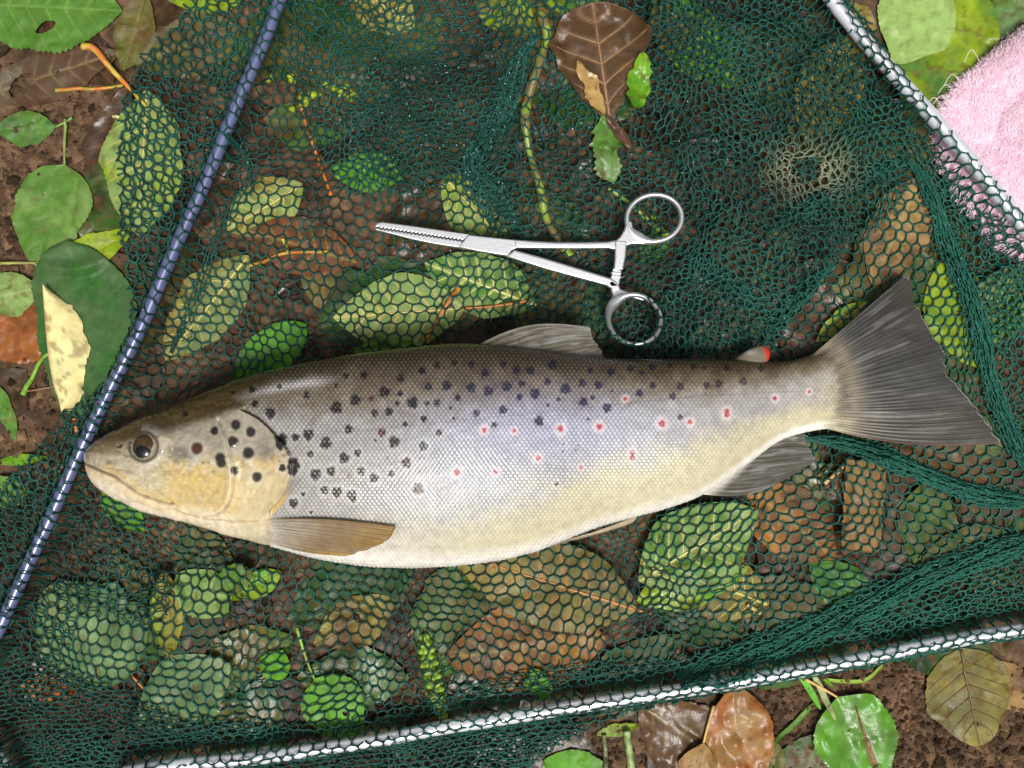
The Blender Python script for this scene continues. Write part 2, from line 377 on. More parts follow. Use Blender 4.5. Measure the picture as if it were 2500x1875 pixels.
# brown litter underneath everything
netpoly = [(440, -60), (430, 20), (330, 120), (280, 230), (272, 330), (275, 560), (300, 700), (310, 800), (250, 930), (130, 1020), (-60, 1240), (-60, 1960), (1200, 1960), (1340, 1850), (1500, 1770), (1650, 1725), (1850, 1682), (2150, 1640), (2560, 1555), (2560, 620), (2500, 565), (2400, 455), (2260, 295), (2150, 130), (2050, -60)]
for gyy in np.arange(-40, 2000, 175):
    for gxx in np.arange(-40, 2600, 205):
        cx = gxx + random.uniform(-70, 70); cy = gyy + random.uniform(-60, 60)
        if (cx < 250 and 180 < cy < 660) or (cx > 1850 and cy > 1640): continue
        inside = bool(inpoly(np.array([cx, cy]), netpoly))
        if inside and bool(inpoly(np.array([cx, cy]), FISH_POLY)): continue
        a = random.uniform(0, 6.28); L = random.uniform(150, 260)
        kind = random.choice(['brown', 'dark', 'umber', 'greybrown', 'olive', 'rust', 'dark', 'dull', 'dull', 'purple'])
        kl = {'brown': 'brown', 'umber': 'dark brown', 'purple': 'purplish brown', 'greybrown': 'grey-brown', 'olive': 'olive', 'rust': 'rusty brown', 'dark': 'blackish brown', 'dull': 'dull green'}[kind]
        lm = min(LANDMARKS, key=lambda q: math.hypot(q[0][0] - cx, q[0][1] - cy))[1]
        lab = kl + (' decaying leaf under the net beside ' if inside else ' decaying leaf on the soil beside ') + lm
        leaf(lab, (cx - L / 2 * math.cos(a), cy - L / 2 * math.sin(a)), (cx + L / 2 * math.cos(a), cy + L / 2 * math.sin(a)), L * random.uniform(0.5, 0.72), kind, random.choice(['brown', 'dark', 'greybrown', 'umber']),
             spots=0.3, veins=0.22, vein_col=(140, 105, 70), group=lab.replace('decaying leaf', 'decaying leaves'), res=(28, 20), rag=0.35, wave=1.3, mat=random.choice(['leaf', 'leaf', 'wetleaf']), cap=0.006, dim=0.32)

L_ = leaf
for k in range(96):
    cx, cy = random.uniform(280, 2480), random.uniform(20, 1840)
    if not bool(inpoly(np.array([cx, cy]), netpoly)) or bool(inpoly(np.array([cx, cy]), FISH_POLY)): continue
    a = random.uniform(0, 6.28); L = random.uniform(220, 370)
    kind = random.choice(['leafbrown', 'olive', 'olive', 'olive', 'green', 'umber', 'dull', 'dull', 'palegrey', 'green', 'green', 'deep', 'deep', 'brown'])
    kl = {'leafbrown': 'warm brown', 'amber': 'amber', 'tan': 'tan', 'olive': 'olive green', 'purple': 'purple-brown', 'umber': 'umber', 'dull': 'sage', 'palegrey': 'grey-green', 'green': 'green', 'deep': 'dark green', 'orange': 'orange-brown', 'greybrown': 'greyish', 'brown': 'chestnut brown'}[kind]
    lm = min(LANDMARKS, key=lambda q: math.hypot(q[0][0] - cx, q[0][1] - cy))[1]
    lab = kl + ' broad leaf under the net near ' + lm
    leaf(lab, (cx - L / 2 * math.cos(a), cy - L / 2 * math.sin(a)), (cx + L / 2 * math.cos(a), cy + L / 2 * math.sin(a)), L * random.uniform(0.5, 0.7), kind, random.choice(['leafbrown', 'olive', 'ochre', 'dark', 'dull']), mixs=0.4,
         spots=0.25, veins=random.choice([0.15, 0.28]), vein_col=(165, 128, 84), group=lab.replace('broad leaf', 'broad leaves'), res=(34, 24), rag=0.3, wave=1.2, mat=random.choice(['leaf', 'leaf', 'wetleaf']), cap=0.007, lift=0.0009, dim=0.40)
# --- outside the net, left
L_('grey-brown dead leaf with an oval hole below the big green leaf', (-60, 230), (285, 120), 135, 'greybrown', 'purple', veins=0.15, holes=[(40, 200, 38, 21, -0.7)], cap=0.012, res=(120, 60))
L_('dark olive-brown leaf beside the big holed green leaf', (345, -25), (290, 165), 105, 'olive', 'brown', cap=0.012, veins=0.1)
L_('big green leaf with a dark oval hole on top of brown leaves', (-90, 0), (292, 20), 245, 'green', 'green', veins=0.25, vein_col=(140, 172, 84), holes=[(103, 60, 26, 13, -0.45)], cap=0.016, lift=0.0014, spots=0.0, ser=0.05, curl=0.1, res=(130, 90))
L_('yellow-green leaf tip poking out at the edge of the netting', (600, -25), (398, -12), 92, 'yellowgreen', 'pale', cap=0.012)
L_('small oval green leaf lying alone on bare soil', (124, 303), (-26, 310), 94, 'green', 'dull', stalk=[(150, 290), (165, 280)], stalk_col=(110, 140, 60), veins=0.12, vein_col=(140, 165, 90), cap=0.012, lift=0.001, spots=0.1)
L_('green leaf with upright stalk and red specks on bare soil', (146, 395), (78, 650), 205, 'green', 'pale', mixs=0.4, stalk=[(146, 340), (150, 285)], stalk_col=(125, 145, 75), veins=0.14, vein_col=(150, 165, 90), cap=0.012, lift=0.001, prof=(0.62, 0.62), spots=0.12)
L_('orange-brown wet leaf under the cream-edged green leaf', (125, 735), (-50, 865), 205, 'orange', 'rust', mat='wetleaf', cap=0.011, veins=0.1)
L_('pale green leaf overlapping the orange-brown wet leaf', (-60, 730), (88, 702), 115, 'pale', 'green', veins=0.3, vein_col=(190, 190, 120), cap=0.014, lift=0.0006)
L_('bright yellow-green leaf tucked into the net edge', (82, 640), (322, 555), 84, 'yellowgreen', 'yellowgreen', bow=0.08, cap=0.014, lift=0.0008, fold=0.25, stalk=[(40, 640), (-20, 641)], stalk_col=(150, 150, 80))
L_('narrow yellow-green blade-like leaf poking out from the net edge', (-30, 1132), (104, 1118), 30, 'yellowgreen', 'bright', cap=0.014)
L_('pale green leaf edge beside the lowest end of the blue-grey rod', (-60, 1195), (60, 1215), 90, 'pale', 'green', cap=0.011)
L_('curled light green leaf below the small grass stem', (-20, 940), (22, 1080), 44, 'green', 'pale', cap=0.012)
# --- top right
L_('green leaf corner beside the pink cloth', (2540, -40), (2420, 88), 110, 'palegrey', 'green', cap=0.012)
L_('ochre leaf fragment beside the silver frame tube', (2050, 10), (2150, 60), 80, 'ochre', 'tan', cap=0.011)
L_('wet bright green leaf with red flecks between frame tube and pink cloth', (2400, -50), (2228, 282), 245, 'green', 'yellowgreen', mat='wetleaf', spots=0.25, veins=0.1, cap=0.013, lift=0.0006, bow=-0.05, prof=(0.8, 0.6))
L_('pale green leaf with straight veins next to the silver frame tube', (2300, -70), (2192, 152), 205, 'pale', 'pale', veins=0.22, vein_col=(160, 175, 90), cap=0.016, lift=0.001, mixs=0.35, spots=0.1, dim=1.0)
# --- bottom right
L_('brown leaf edge behind the olive-yellow leaf', (2425, 1620), (2530, 1750), 110, 'brown', 'tan', cap=0.011)
L_('olive-yellow veined leaf hanging from under the frame tube', (2352, 1585), (2402, 1830), 222, 'ochre', 'olive', veins=0.32, vein_col=(105, 80, 40), cap=0.013, lift=0.0008, prof=(0.7, 0.55), spots=0.25, fold=-0.05)
L_('mottled grey-green leaf low on the soil', (2010, 1800), (1950, 1960), 150, 'dull', 'greybrown', cap=0.011, spots=0.4, veins=0.15)
L_('small green leaf against the orange wet leaf', (1910, 1825), (1850, 1930), 90, 'green', 'olive', cap=0.012)
L_('purple-brown wet crumpled leaf below the frame tube', (1560, 1722), (1830, 1915), 205, 'purple', 'brown', mat='wetleaf', wave=2.4, cap=0.014, lift=0.0006, rag=0.3, veins=0.15)
L_('orange-brown wet curled leaf below the frame tube', (1790, 1670), (1850, 1945), 185, 'orange', 'tan', mat='wetleaf', wave=2.6, cap=0.017, lift=0.0012, bow=0.06, rag=0.2, mixs=0.4)
L_('small tan leaf with long stalk on the purple-brown leaf', (1717, 1812), (1690, 1945), 100, 'tan', 'tan', stalk=[(1728, 1770), (1742, 1722)], stalk_col=(200, 165, 90), cap=0.018, lift=0.001)
tornleaf = L_('glossy green leaf with a torn brown crease on bare soil', (2050, 1708), (2165, 1915), 215, 'green', 'bright', stalk=[(2020, 1690), (1972, 1664)], stalk_col=(205, 165, 100), mat='wetleaf', veins=0.12, vein_col=(120, 160, 60), cap=0.017, lift=0.0015, prof=(0.6, 0.55), spots=0.06, fold=0.12, ser=0.05, rag=0.16, bow=0.04)
q = crom([(2103, 1738), (2118, 1785), (2133, 1830), (2150, 1880)], 24); xy = W(q, 0.008); zz = samp(HF, xy[:, 0], xy[:, 1]) + 0.0006
Tn = np.gradient(xy, axis=0); nn = np.stack([-Tn[:, 1], Tn[:, 0]], 1); nn /= np.linalg.norm(nn, axis=1)[:, None]; ww = np.linspace(1.5, 13, 24) * S
Vc = np.stack([np.concatenate([xy + nn * (ww * f)[:, None], (zz + g)[:, None]], 1) for f, g in ((1, -0.0003), (0.5, 0.0005), (0, 0.0009), (-0.5, 0.0005), (-1, -0.0003))], 1).reshape(-1, 3)
Cc_ = np.stack([lin((178, 190, 160)) + 0 * ww[:, None], lin((150, 140, 96)) + 0 * ww[:, None], lin((92, 62, 36)) + 0 * ww[:, None], lin((120, 100, 56)) + 0 * ww[:, None], lin((110, 130, 60)) + 0 * ww[:, None]], 1).reshape(-1, 3)  # brown crease; the pale edge column paints the fold's silver highlight
tag(child('crease', Vc, gridF(24, 5), M['wetleaf'], tornleaf, Cc_), 'raised brown torn crease'); splat(Vc)
L_('plain bright green leaf below the net skirt', (1325, 1868), (1520, 1930), 112, 'bright', 'green', cap=0.013, lift=0.001, spots=0.0)
L_('crumpled pale green leaf strip at the net skirt edge', (1460, 1806), (1565, 1780), 34, 'pale', 'yellowgreen', wave=2.5, cap=0.014)
# --- below the net, left and top
U = dict(cap=0.0098)
L_('large pale yellow-green leaf under the net left of the rod', (352, 215), (335, 575), 215, 'pale', 'yellowgreen', mixs=0.35, veins=0.45, lift=0.0008, **U)
L_('grey olive leaf under the net near the top of the rod', (580, 60), (320, 150), 170, 'greybrown', 'olive', **U)
L_('pale yellow-green veined leaf under the net beside the rod top', (850, -60), (1010, 70), 150, 'pale', 'ochre', veins=0.7, lift=0.0008, **U)
L_('yellow-green leaf under the net left of the lichen twig top', (1150, -50), (1310, 75), 120, 'yellowgreen', 'olive', **U)
L_('pale green leaf under the net above the brown net-top leaf', (1320, -30), (1500, 40), 90, 'green', 'yellowgreen', **U)
L_('olive-green leaf under the double netting right of the brown leaf', (1590, -20), (1810, 215), 165, 'bright', 'olive', veins=0.2, lift=0.0008, **U)
L_('tan-green leaf under dense netting by the silver frame tube', (2090, 90), (1960, 345), 175, 'ochre', 'olive', mixs=0.4, veins=0.25, lift=0.0008, **U)
L_('pale olive veined leaf under the net right of the rod', (735, 445), (548, 560), 150, 'pale', 'ochre', veins=0.6, lift=0.001, **U)
L_('rusty brown leaf under the net beside the orange stem', (870, 640), (600, 560), 150, 'rust', 'leafbrown', veins=0.25, **U)
L_('fresh green pointed leaf under the net above the forceps jaws', (990, 420), (800, 412), 105, 'bright', 'green', lift=0.001, spots=0.05, **U)
L_('yellow-green leaf under the net just above the forceps joint', (1080, 425), (1245, 600), 150, 'pale', 'yellowgreen', veins=0.45, lift=0.001, **U)
L_('dull olive veined leaf under the net between rod and trout back', (600, 620), (395, 880), 165, 'palegrey', 'ochre', veins=0.35, **U)
L_('bright green leaf under the net touching the trout back', (745, 790), (560, 935), 130, 'bright', 'deep', lift=0.001, spots=0.05, **U)
L_('light green veined leaf beneath the forceps shank', (1310, 745), (1035, 640), 165, 'pale', 'green', veins=0.75, vein_col=(205, 205, 130), lift=0.0012, spots=0.2, **U)
L_('large pale green veined leaf with orange stalk above the trout', (1135, 752), (812, 775), 205, 'pale', 'green', mixs=0.3, veins=0.85, vein_col=(205, 190, 110), stalk=[(1200, 748), (1292, 734)], stalk_col=(200, 120, 50), lift=0.0014, spots=0.15, **U)
L_('narrow green leaf edge between veined leaf and trout back', (1010, 838), (850, 858), 44, 'green', 'yellowgreen', **U)
L_('small green leaf under the net above the dorsal fin', (1640, 560), (1560, 640), 70, 'deep', 'green', **U)
# --- below the net, right
L_('tan leaf under the net above the tail tip', (2250, 430), (2130, 700), 165, 'tan', 'leafbrown', veins=0.3, lift=0.0008, **U)
L_('yellow-green leaf under the net behind the tail fin', (2300, 640), (2400, 900), 190, 'yellowgreen', 'green', mixs=0.4, lift=0.001, **U)
L_('pale green leaf under the folded net beside the long gathered fold', (2520, 640), (2360, 860), 150, 'palegrey', 'green', lift=0.001, **U)
L_('light green leaf sliver along the upper tail edge', (2120, 735), (1990, 835), 62, 'pale', 'yellowgreen', veins=0.4, lift=0.001, **U)
L_('brown leaf under the net below the tail', (2180, 1060), (2420, 1180), 150, 'brown', 'greybrown', **U)
L_('orange-brown leaf under the net below the anal fin', (1830, 1190), (2045, 1370), 190, 'leafbrown', 'amber', veins=0.3, lift=0.0008, **U)
L_('dark green leaf under the net beside the bark strip', (1980, 1380), (2150, 1500), 120, 'deep', 'green', **U)
L_('olive-brown veined leaf above the dense net band', (1880, 1480), (1660, 1395), 170, 'olive', 'ochre', veins=0.7, lift=0.001, **U)
L_('glossy bright green leaf edge under the net below the belly', (1555, 1470), (1830, 1385), 120, 'bright', 'yellowgreen', mat='wetleaf', lift=0.001, **U)
L_('large green veined leaf under the net below the vent', (1560, 1420), (1850, 1245), 230, 'green', 'pale', veins=0.6, vein_col=(200, 195, 120), lift=0.0012, spots=0.25, **U)
# --- below the net, bottom centre and left
L_('orange-brown wet leaf under the net below the belly', (1480, 1560), (1085, 1610), 250, 'amber', 'leafbrown', mat='leaf', veins=0.3, lift=0.001, dim=0.5, **U)
L_('large olive veined leaf with orange midrib below the belly', (1560, 1492), (1095, 1345), 235, 'olive', 'ochre', mixs=0.45, veins=0.75, vein_col=(175, 125, 65), lift=0.0012, stalk=[(1590, 1498)], **U)
L_('ragged little bright green leaf scrap above the frame tube', (1300, 1632), (1330, 1715), 72, 'bright', 'bright', rag=0.5, lift=0.0016, spots=0, **U)
L_('brown leaf under the net left of the catkin', (960, 1470), (760, 1580), 130, 'brown', 'ochre', **U)
L_('ovate bright green leaf with long stalk under the net', (765, 1660), (875, 1812), 165, 'bright', 'green', stalk=[(745, 1610), (722, 1535)], stalk_col=(120, 160, 50), prof=(0.62, 0.6), holes=[(843, 1747, 10, 5, 0.4)], lift=0.0016, spots=0.08, veins=0.15, vein_col=(150, 190, 80), **U)
L_('small round bright green leaf under the net', (632, 1610), (704, 1645), 84, 'bright', 'bright', prof=(1.0, 0.55), lift=0.0016, spots=0, **U)
L_('green folded leaf under the net below the trout chin', (238, 1205), (345, 1300), 84, 'bright', 'green', lift=0.0008, **U)
L_('yellow-green leaf under the net below the gill cover', (680, 1400), (560, 1465), 70, 'yellowgreen', 'bright', lift=0.0008, **U)
L_('large dull green leaf with orange stalk under the net corner', (318, 1655), (100, 1440), 300, 'dull', 'palegrey', stalk=[(345, 1685), (382, 1722)], stalk_col=(185, 125, 55), lift=0.0016, veins=0.3, vein_col=(130, 150, 90), prof=(0.7, 0.6), dim=0.85, **U)
L_('orange-tan leaf edge under the big dull green leaf', (180, 1690), (40, 1680), 70, 'tan', 'orange', lift=0.001, **U)
L_('dull green leaf under the net above the lower frame tube', (560, 1620), (330, 1770), 190, 'dull', 'palegrey', mixs=0.6, lift=0.0006, **U)
L_('yellow-green upright folded leaf under the net', (405, 1390), (420, 1610), 78, 'yellowgreen', 'ochre', lift=0.0012, fold=0.3, **U)
L_('pale light green leaf under the net beside the folded leaf', (432, 1400), (560, 1500), 130, 'pale', 'green', lift=0.0012, mixs=0.3, **U)
L_('olive green leaf under the net below the white belly', (620, 1390), (520, 1440), 80, 'green', 'olive', **U)

# cream folded flap and leaf by the rod (one leaf: green upper side, half turned over)
lf = L_('big green leaf with its cream underside folded over beside the rod', (160, 585), (182, 1018), 268, 'deep', 'dull', mixs=0.5, veins=0.08, vein_col=(120, 150, 90), cap=0.020, lift=0.0018, prof=(0.75, 0.5), bow=-0.10, spots=0.0, wave=0.6, ser=0.05, seed=77)
flL = [(93, 690), (98, 760), (107, 860), (121, 940), (133, 975), (140, 1008)]
flR = [(104, 703), (150, 740), (176, 770), (186, 810), (202, 842), (188, 905), (184, 965), (150, 1010)]
a = crom(flL, 40); b = crom(flR, 40); tt = np.linspace(0, 1, 16)[None, :, None]
P = a[:, None] * (1 - tt) + b[:, None] * tt
P[:, -1] += rng.normal(0, 2.5, (40, 2))
xy = W(P, 0.010); hz = samp(HF, xy[..., 0], xy[..., 1])
z = np.maximum(blur(dil(HF, 1), 1)[0, 0] * 0 + hz, 0.004) + 0.0009 + 0.0035 * (1 - (2 * tt[..., 0] - 0.5) ** 2) * 0.5
V = np.concatenate([xy, z[..., None]], -1).reshape(-1, 3)
C = lin(PAL['cream']) * (0.85 + 0.25 * fbm(P[..., 0] / 20, P[..., 1] / 20, 4, 3))[..., None]
C = C * (1 - 0.5 * sstep(0.62, 0.72, fbm(P[..., 0] / 14, P[..., 1] / 14, 6, 2)))[..., None] + 0
edge = sstep(0.12, 0.0, tt[..., 0] + 0 * P[..., 0])[..., None]
C = C * (1 - 0.6 * edge) + lin((150, 80, 40)) * 0.6 * edge
tag(child('folded_flap', V, gridF(40, 16), M['leaf'], lf, C.reshape(-1, 3)), 'cream underside of the leaf turned over')
splat(V)

# ------------------------------------------------------------------ twigs, stalks, catkin, grass
def stick(name, label, cat, pts, r0, r1, c, c2=None, off=0.0012, cap=0.0105, bump=0.0, nseg=40, seed=1, sides=8, mat='stalk', zr=0.006, group=None):
    q = crom(pts, nseg); xy = W(q, zr); h = samp(HF, xy[:, 0], xy[:, 1])
    k = np.ones(7) / 7; hsm = np.convolve(np.pad(h, 3, mode='edge'), k, 'valid')
    z = np.minimum(np.maximum(hsm, h - 0.001) + off, cap)
    z = np.minimum(z, samp(CAP, xy[:, 0], xy[:, 1]) - 0.001)
    rr = np.linspace(r0, r1, nseg) * S * (1 + bump * (vnoise(np.arange(nseg) / 2.2, np.zeros(nseg), seed) - 0.4) * 2)
    V, F = tube(np.concatenate([xy, z[:, None]], 1), rr, sides)
    t = np.repeat(np.arange(nseg), sides)
    f = sstep(0.42, 0.58, vnoise(t / 3.0, np.tile(np.arange(sides), nseg) / 3.0, seed + 5))[:, None]
    C = lin(c) * (1 - f) + lin(c2 or c) * f
    loc = np.array([V[:, 0].mean(), V[:, 1].mean(), V[:, 2].min()])
    o = mk(name, V, F, M[mat], None, C, True, loc); tag(o, label, cat, group); splat(V); return o
stick('lichen_twig', 'knobbly twig covered in yellow-green lichen', 'twig', [(1318, 22), (1335, 75), (1322, 140), (1300, 200), (1283, 270), (1290, 350), (1318, 450), (1335, 530), (1368, 590), (1395, 625)], 11, 9, (128, 150, 52), (110, 100, 58), off=0.0040, cap=0.0145, bump=0.3, nseg=70, sides=10, seed=3)
stick('twig', 'orange-red thin twig below the yellow-green flower buds', 'twig', [(728, 245), (742, 300), (768, 380), (790, 440), (802, 470)], 5, 5, (190, 110, 45), (150, 90, 40), cap=0.0105)
stick('twig', 'short orange stick crossing the large pale green veined leaf', 'stick', [(1120, 700), (1090, 745), (1060, 795), (1033, 834)], 8, 6, (190, 135, 60), (150, 95, 40), off=0.0014, cap=0.0108)
stick('twig', 'orange and yellow leaf stalk sticking into the net edge', 'stalk', [(194, 108), (225, 115), (265, 165), (310, 212), (348, 252)], 9, 4, (190, 165, 60), (195, 115, 50), off=0.003, cap=0.016)  # a loose leaf stalk; twig names stalks and stems here as well
stick('twig', 'straight orange leaf stalk lying on the grey-brown leaf', 'stalk', [(122, 212), (180, 208), (285, 197)], 5, 4, (170, 150, 60), (190, 110, 50), off=0.001, cap=0.016)
stick('twig', 'short pale stalk tip at the net edge', 'stalk', [(228, 266), (280, 278)], 4, 4, (205, 195, 130), off=0.001, cap=0.016)
stick('twig', 'thin yellowish stem under the net on brown leaves', 'stalk', [(600, 645), (660, 625), (705, 614), (800, 612)], 5, 4, (170, 140, 45), (170, 100, 40), cap=0.0105)
stick('twig', 'small yellow stalk branching off the thin yellowish stem', 'stalk', [(685, 580), (700, 612)], 5, 3, (170, 160, 60), cap=0.0105)
stick('seedling', 'curved green stem ending in a small bud', 'stem', [(108, 862), (75, 890), (50, 935), (38, 965)], 4, 7, (120, 160, 55), cap=0.014)
stick('root_fibre', 'thin reddish fibre beside the cream leaf flap', 'fibre', [(50, 955), (90, 948), (128, 942)], 2, 2, (150, 110, 85), cap=0.012)
stick('twig', 'reddish stalk end of the cream-edged leaf against the rod', 'stalk', [(165, 1022), (172, 1050), (180, 1085)], 6, 8, (190, 120, 70), (150, 80, 40), off=0.002, cap=0.014)
stick('twig', 'pale green stem across the forceps finger ring', 'stem', [(1488, 455), (1530, 485), (1565, 515), (1612, 558)], 5, 6, (140, 165, 75), off=0.0045, cap=0.0118)
stick('stick', 'tan stick lying on the net above the frame tube', 'stick', [(2052, 1528), (2095, 1548), (2130, 1565), (2147, 1578)], 5, 6, (165, 130, 65), (150, 110, 60), off=0.004, cap=0.017)
stick('stick', 'pale tan stick under the cord-like net fold', 'stick', [(2078, 1122), (2050, 1150), (2018, 1182)], 6, 5, (215, 185, 130), (200, 150, 90), cap=0.0112)
stick('stick', 'small pale stick piece below the large green veined leaf', 'stick', [(1828, 1480), (1862, 1502)], 5, 6, (175, 160, 90), cap=0.0112)
stick('stick', 'thin brown stick under the net near the catkin', 'stick', [(1052, 1492), (1020, 1530), (985, 1568)], 4, 5, (135, 100, 65), cap=0.0105)
stick('stick', 'short yellowish stick on the green veined leaf', 'stick', [(1558, 1352), (1580, 1385), (1605, 1410)], 5, 5, (190, 165, 70), (150, 120, 50), off=0.001, cap=0.0112)
stick('plant', 'pale green thick stem standing out below the net skirt', 'stem', [(1533, 1795), (1540, 1840), (1548, 1905)], 9, 10, (150, 170, 110), (120, 140, 80), cap=0.013)
stick('plant', 'grey-green thin stem below the net skirt', 'stem', [(1478, 1808), (1482, 1850), (1480, 1905)], 6, 7, (110, 115, 80), (90, 85, 60), cap=0.012)
def blade(label, pts, w, c):
    q = crom(pts, 26); xy = W(q, 0.006); z = samp(HF, xy[:, 0], xy[:, 1]); z = np.convolve(np.pad(z, 3, mode='edge'), np.ones(7) / 7, 'valid') + 0.0012
    P = np.concatenate([xy, z[:, None]], 1); T = np.gradient(P, axis=0); sd = np.cross(T, [0, 0, 1.0]); sd /= np.linalg.norm(sd, axis=1)[:, None]
    ww = w * S * np.sin(np.pi * np.linspace(0.12, 0.99, 26)) ** 0.5
    V = np.stack([P - sd * ww[:, None] + [0, 0, 0.0006], P, P + sd * ww[:, None] + [0, 0, 0.0006]], 1).reshape(-1, 3)
    C = np.repeat(lin(c) * (0.8 + 0.4 * vnoise(np.arange(26) / 4.0, np.zeros(26), 3))[:, None], 3, 0)
    loc = np.array([V[:, 0].mean(), V[:, 1].mean(), V[:, 2].min()])
    tag(mk('grass', V, gridF(26, 3), M['leaf'], None, C, True, loc), label, 'grass', None)
blade('short bright green grass blade below the frame tube', [(1958, 1655), (1985, 1690), (2015, 1745)], 8, (96, 165, 50))
blade('pale straw grass blade beside the bright green blade', [(1995, 1655), (2020, 1705), (2045, 1765)], 8, (150, 160, 110))
blade('dark green grass blade slanting across bare soil', [(2000, 1730), (1950, 1785), (1885, 1835)], 7, (84, 120, 45))
blade('curved thin green grass blade below the frame tube', [(2020, 1668), (2070, 1675), (2130, 1668), (2182, 1618)], 5, (130, 160, 60))
blade('tiny green grass tip near the torn glossy leaf', [(2022, 1668), (2050, 1692)], 5, (90, 140, 30))

# catkins: spindle covered in rounded bumps
def catkin(label, pts, r, c, seed):
    q = crom(pts, 60); xy = W(q, 0.007); z = np.minimum(samp(HF, xy[:, 0], xy[:, 1]).mean() + r * S * 0.8, 0.0105 - r * S * 0.6)
    P = np.concatenate([xy, np.full((60, 1), z)], 1)
    rr = r * S * np.sin(np.pi * np.linspace(0.03, 0.97, 60)) ** 0.45
    V, F = tube(P, rr, 28); ti = np.repeat(np.arange(60), 28); ai = np.tile(np.arange(28), 60)
    u = ti / 60 * 13; v = ai / 28 * 6; row = np.floor(u); vv = (v + 0.5 * (row % 2)) % 1; uu = u % 1
    bmp = np.clip(1 - ((uu - 0.5) ** 2 + (vv - 0.5) ** 2) * 4, 0, 1) ** 0.6
    cen = np.repeat(P, 28, 0); V = cen + (V - cen) * (0.72 + 0.42 * bmp)[:, None]
    C = lin(c) * (0.35 + 0.75 * bmp)[:, None] * (0.8 + 0.4 * vnoise(u * 1.0, v * 1.0, seed))[:, None]
    loc = np.array([V[:, 0].mean(), V[:, 1].mean(), V[:, 2].min()])
    tag(mk('catkin', V, F, M['wetleaf'], None, C, True, loc), label, 'catkin'); splat(V)
catkin('bumpy green catkin lying under the net below the belly', [(1032, 1552), (1045, 1620), (1060, 1690), (1082, 1762)], 25, (142, 172, 64), 4)
# flower buds: clusters of little lumps on short twiglets
def buds(label, pts, seed):
    rg = np.random.default_rng(seed); parts = []; cs = []
    sp_t = np.linspace(0, np.pi, 6); 
    for x, y, r in pts:
        w = W((x, y), 0.008); z = min(float(samp(HF, w[0:1], w[1:2])[0]) + r * S * 0.8, 0.0135)
        for k in range(3):
            o3 = np.array([w[0], w[1], z]) + rg.normal(0, r * S * 0.45, 3) * [1, 1, 0.5]
            th = np.linspace(0.15, np.pi - 0.15, 6); ph = np.linspace(0, 2 * np.pi, 8, endpoint=False)
            sx, sy, sz = rg.uniform(0.6, 1.1, 3) * r * S
            V = np.stack([sx * np.sin(th)[:, None] * np.cos(ph), sy * np.sin(th)[:, None] * np.sin(ph), sz * np.cos(th)[:, None] + 0 * ph], -1).reshape(-1, 3) + o3
            parts.append((V, [gridF(6, 8, True), np.arange(8)[None, ::-1].copy(), (np.arange(8) + 40)[None]])); cs.append(np.tile(lin((150, 165, 45)) * rg.uniform(0.6, 1.2), (48, 1)))
    for (x0, y0, r0), (x1, y1, r1) in zip(pts[:-1], pts[1:]):
        if math.hypot(x1 - x0, y1 - y0) > 60: continue
        q = crom([(x0, y0), (x1, y1)], 5); xy = W(q, 0.008); z = np.minimum(samp(HF, xy[:, 0], xy[:, 1]) + 0.001, 0.0135)
        V, F = tube(np.concatenate([xy, z[:, None]], 1), 3.5 * S, 6); parts.append((V, F)); cs.append(np.tile(lin((140, 150, 45)), (len(V), 1)))
    V, F = joinVF(parts); loc = np.array([V[:, 0].mean(), V[:, 1].mean(), V[:, 2].min()])
    tag(mk('flower_buds', V, F, M['leaf'], None, np.vstack(cs), True, loc), label, 'buds')
buds('forked cluster of yellow-green flower buds in the net', [(708, 182, 10), (720, 205, 7), (735, 228, 10), (760, 225, 9), (772, 222, 8), (735, 245, 10), (705, 258, 8)], 5)
buds('line of small yellow-green buds right of the forked cluster', [(785, 198, 8), (808, 205, 8), (830, 220, 8), (848, 228, 8), (858, 222, 8), (838, 192, 8)], 6)
buds('single yellow bud beside the blue-grey rod', [(650, 176, 8), (653, 172, 6)], 8)
buds('pale green crumbs inside the forceps finger ring', [(1608, 520, 9), (1612, 545, 10), (1630, 560, 9)], 9)

# bark strip under the net below the tail
q = crom([(2112, 1122), (2110, 1180), (2105, 1250), (2098, 1345)], 40); xy = W(q, 0.006); tt = np.linspace(-1, 1, 22)
wd = (50 - 4 * np.linspace(0, 1, 40)) * S; Tn = np.gradient(xy, axis=0); nn = np.stack([-Tn[:, 1], Tn[:, 0]], 1); nn /= np.linalg.norm(nn, axis=1)[:, None]
P = xy[:, None] + nn[:, None] * (wd[:, None] * tt[None] * (1 + 0.03 * rng.normal(0, 1, (40, 1))))[..., None]
zt = 0.0055 + 0.0035 * np.sqrt(np.clip(1 - (tt * 0.9) ** 2, 0, 1)); z = zt[None] + 0.0006 * (vnoise(np.arange(40)[:, None] / 5, tt[None] * 8, 3) - 0.5)
V = np.concatenate([P, z[..., None]], -1).reshape(-1, 3)
C = (lin((128, 98, 54)) * (0.6 + 0.6 * fbm(np.arange(40)[:, None] / 12 + 0 * tt[None], tt[None] * 5 + 0 * np.arange(40)[:, None], 4, 3))[..., None]).reshape(-1, 3)
Vb = V.copy(); Vb[:, 2] -= 0.0012; k = len(V); bd = np.concatenate([np.arange(22), np.arange(1, 40) * 22 + 21, np.arange(20, -1, -1) + 39 * 22, np.arange(38, 0, -1) * 22])
rimf = np.stack([bd, np.roll(bd, -1), np.roll(bd, -1) + k, bd + k], 1)
tag(mk('bark_strip', np.vstack([V, Vb]), [gridF(40, 22), gridF(40, 22)[:, ::-1] + k, rimf], M['leaf'], None, np.vstack([C, C * 0.6]), True, (V[:, 0].mean(), V[:, 1].mean(), V[:, 2].min())), 'tan curved strip of bark under the net below the tail', 'bark'); splat(V)

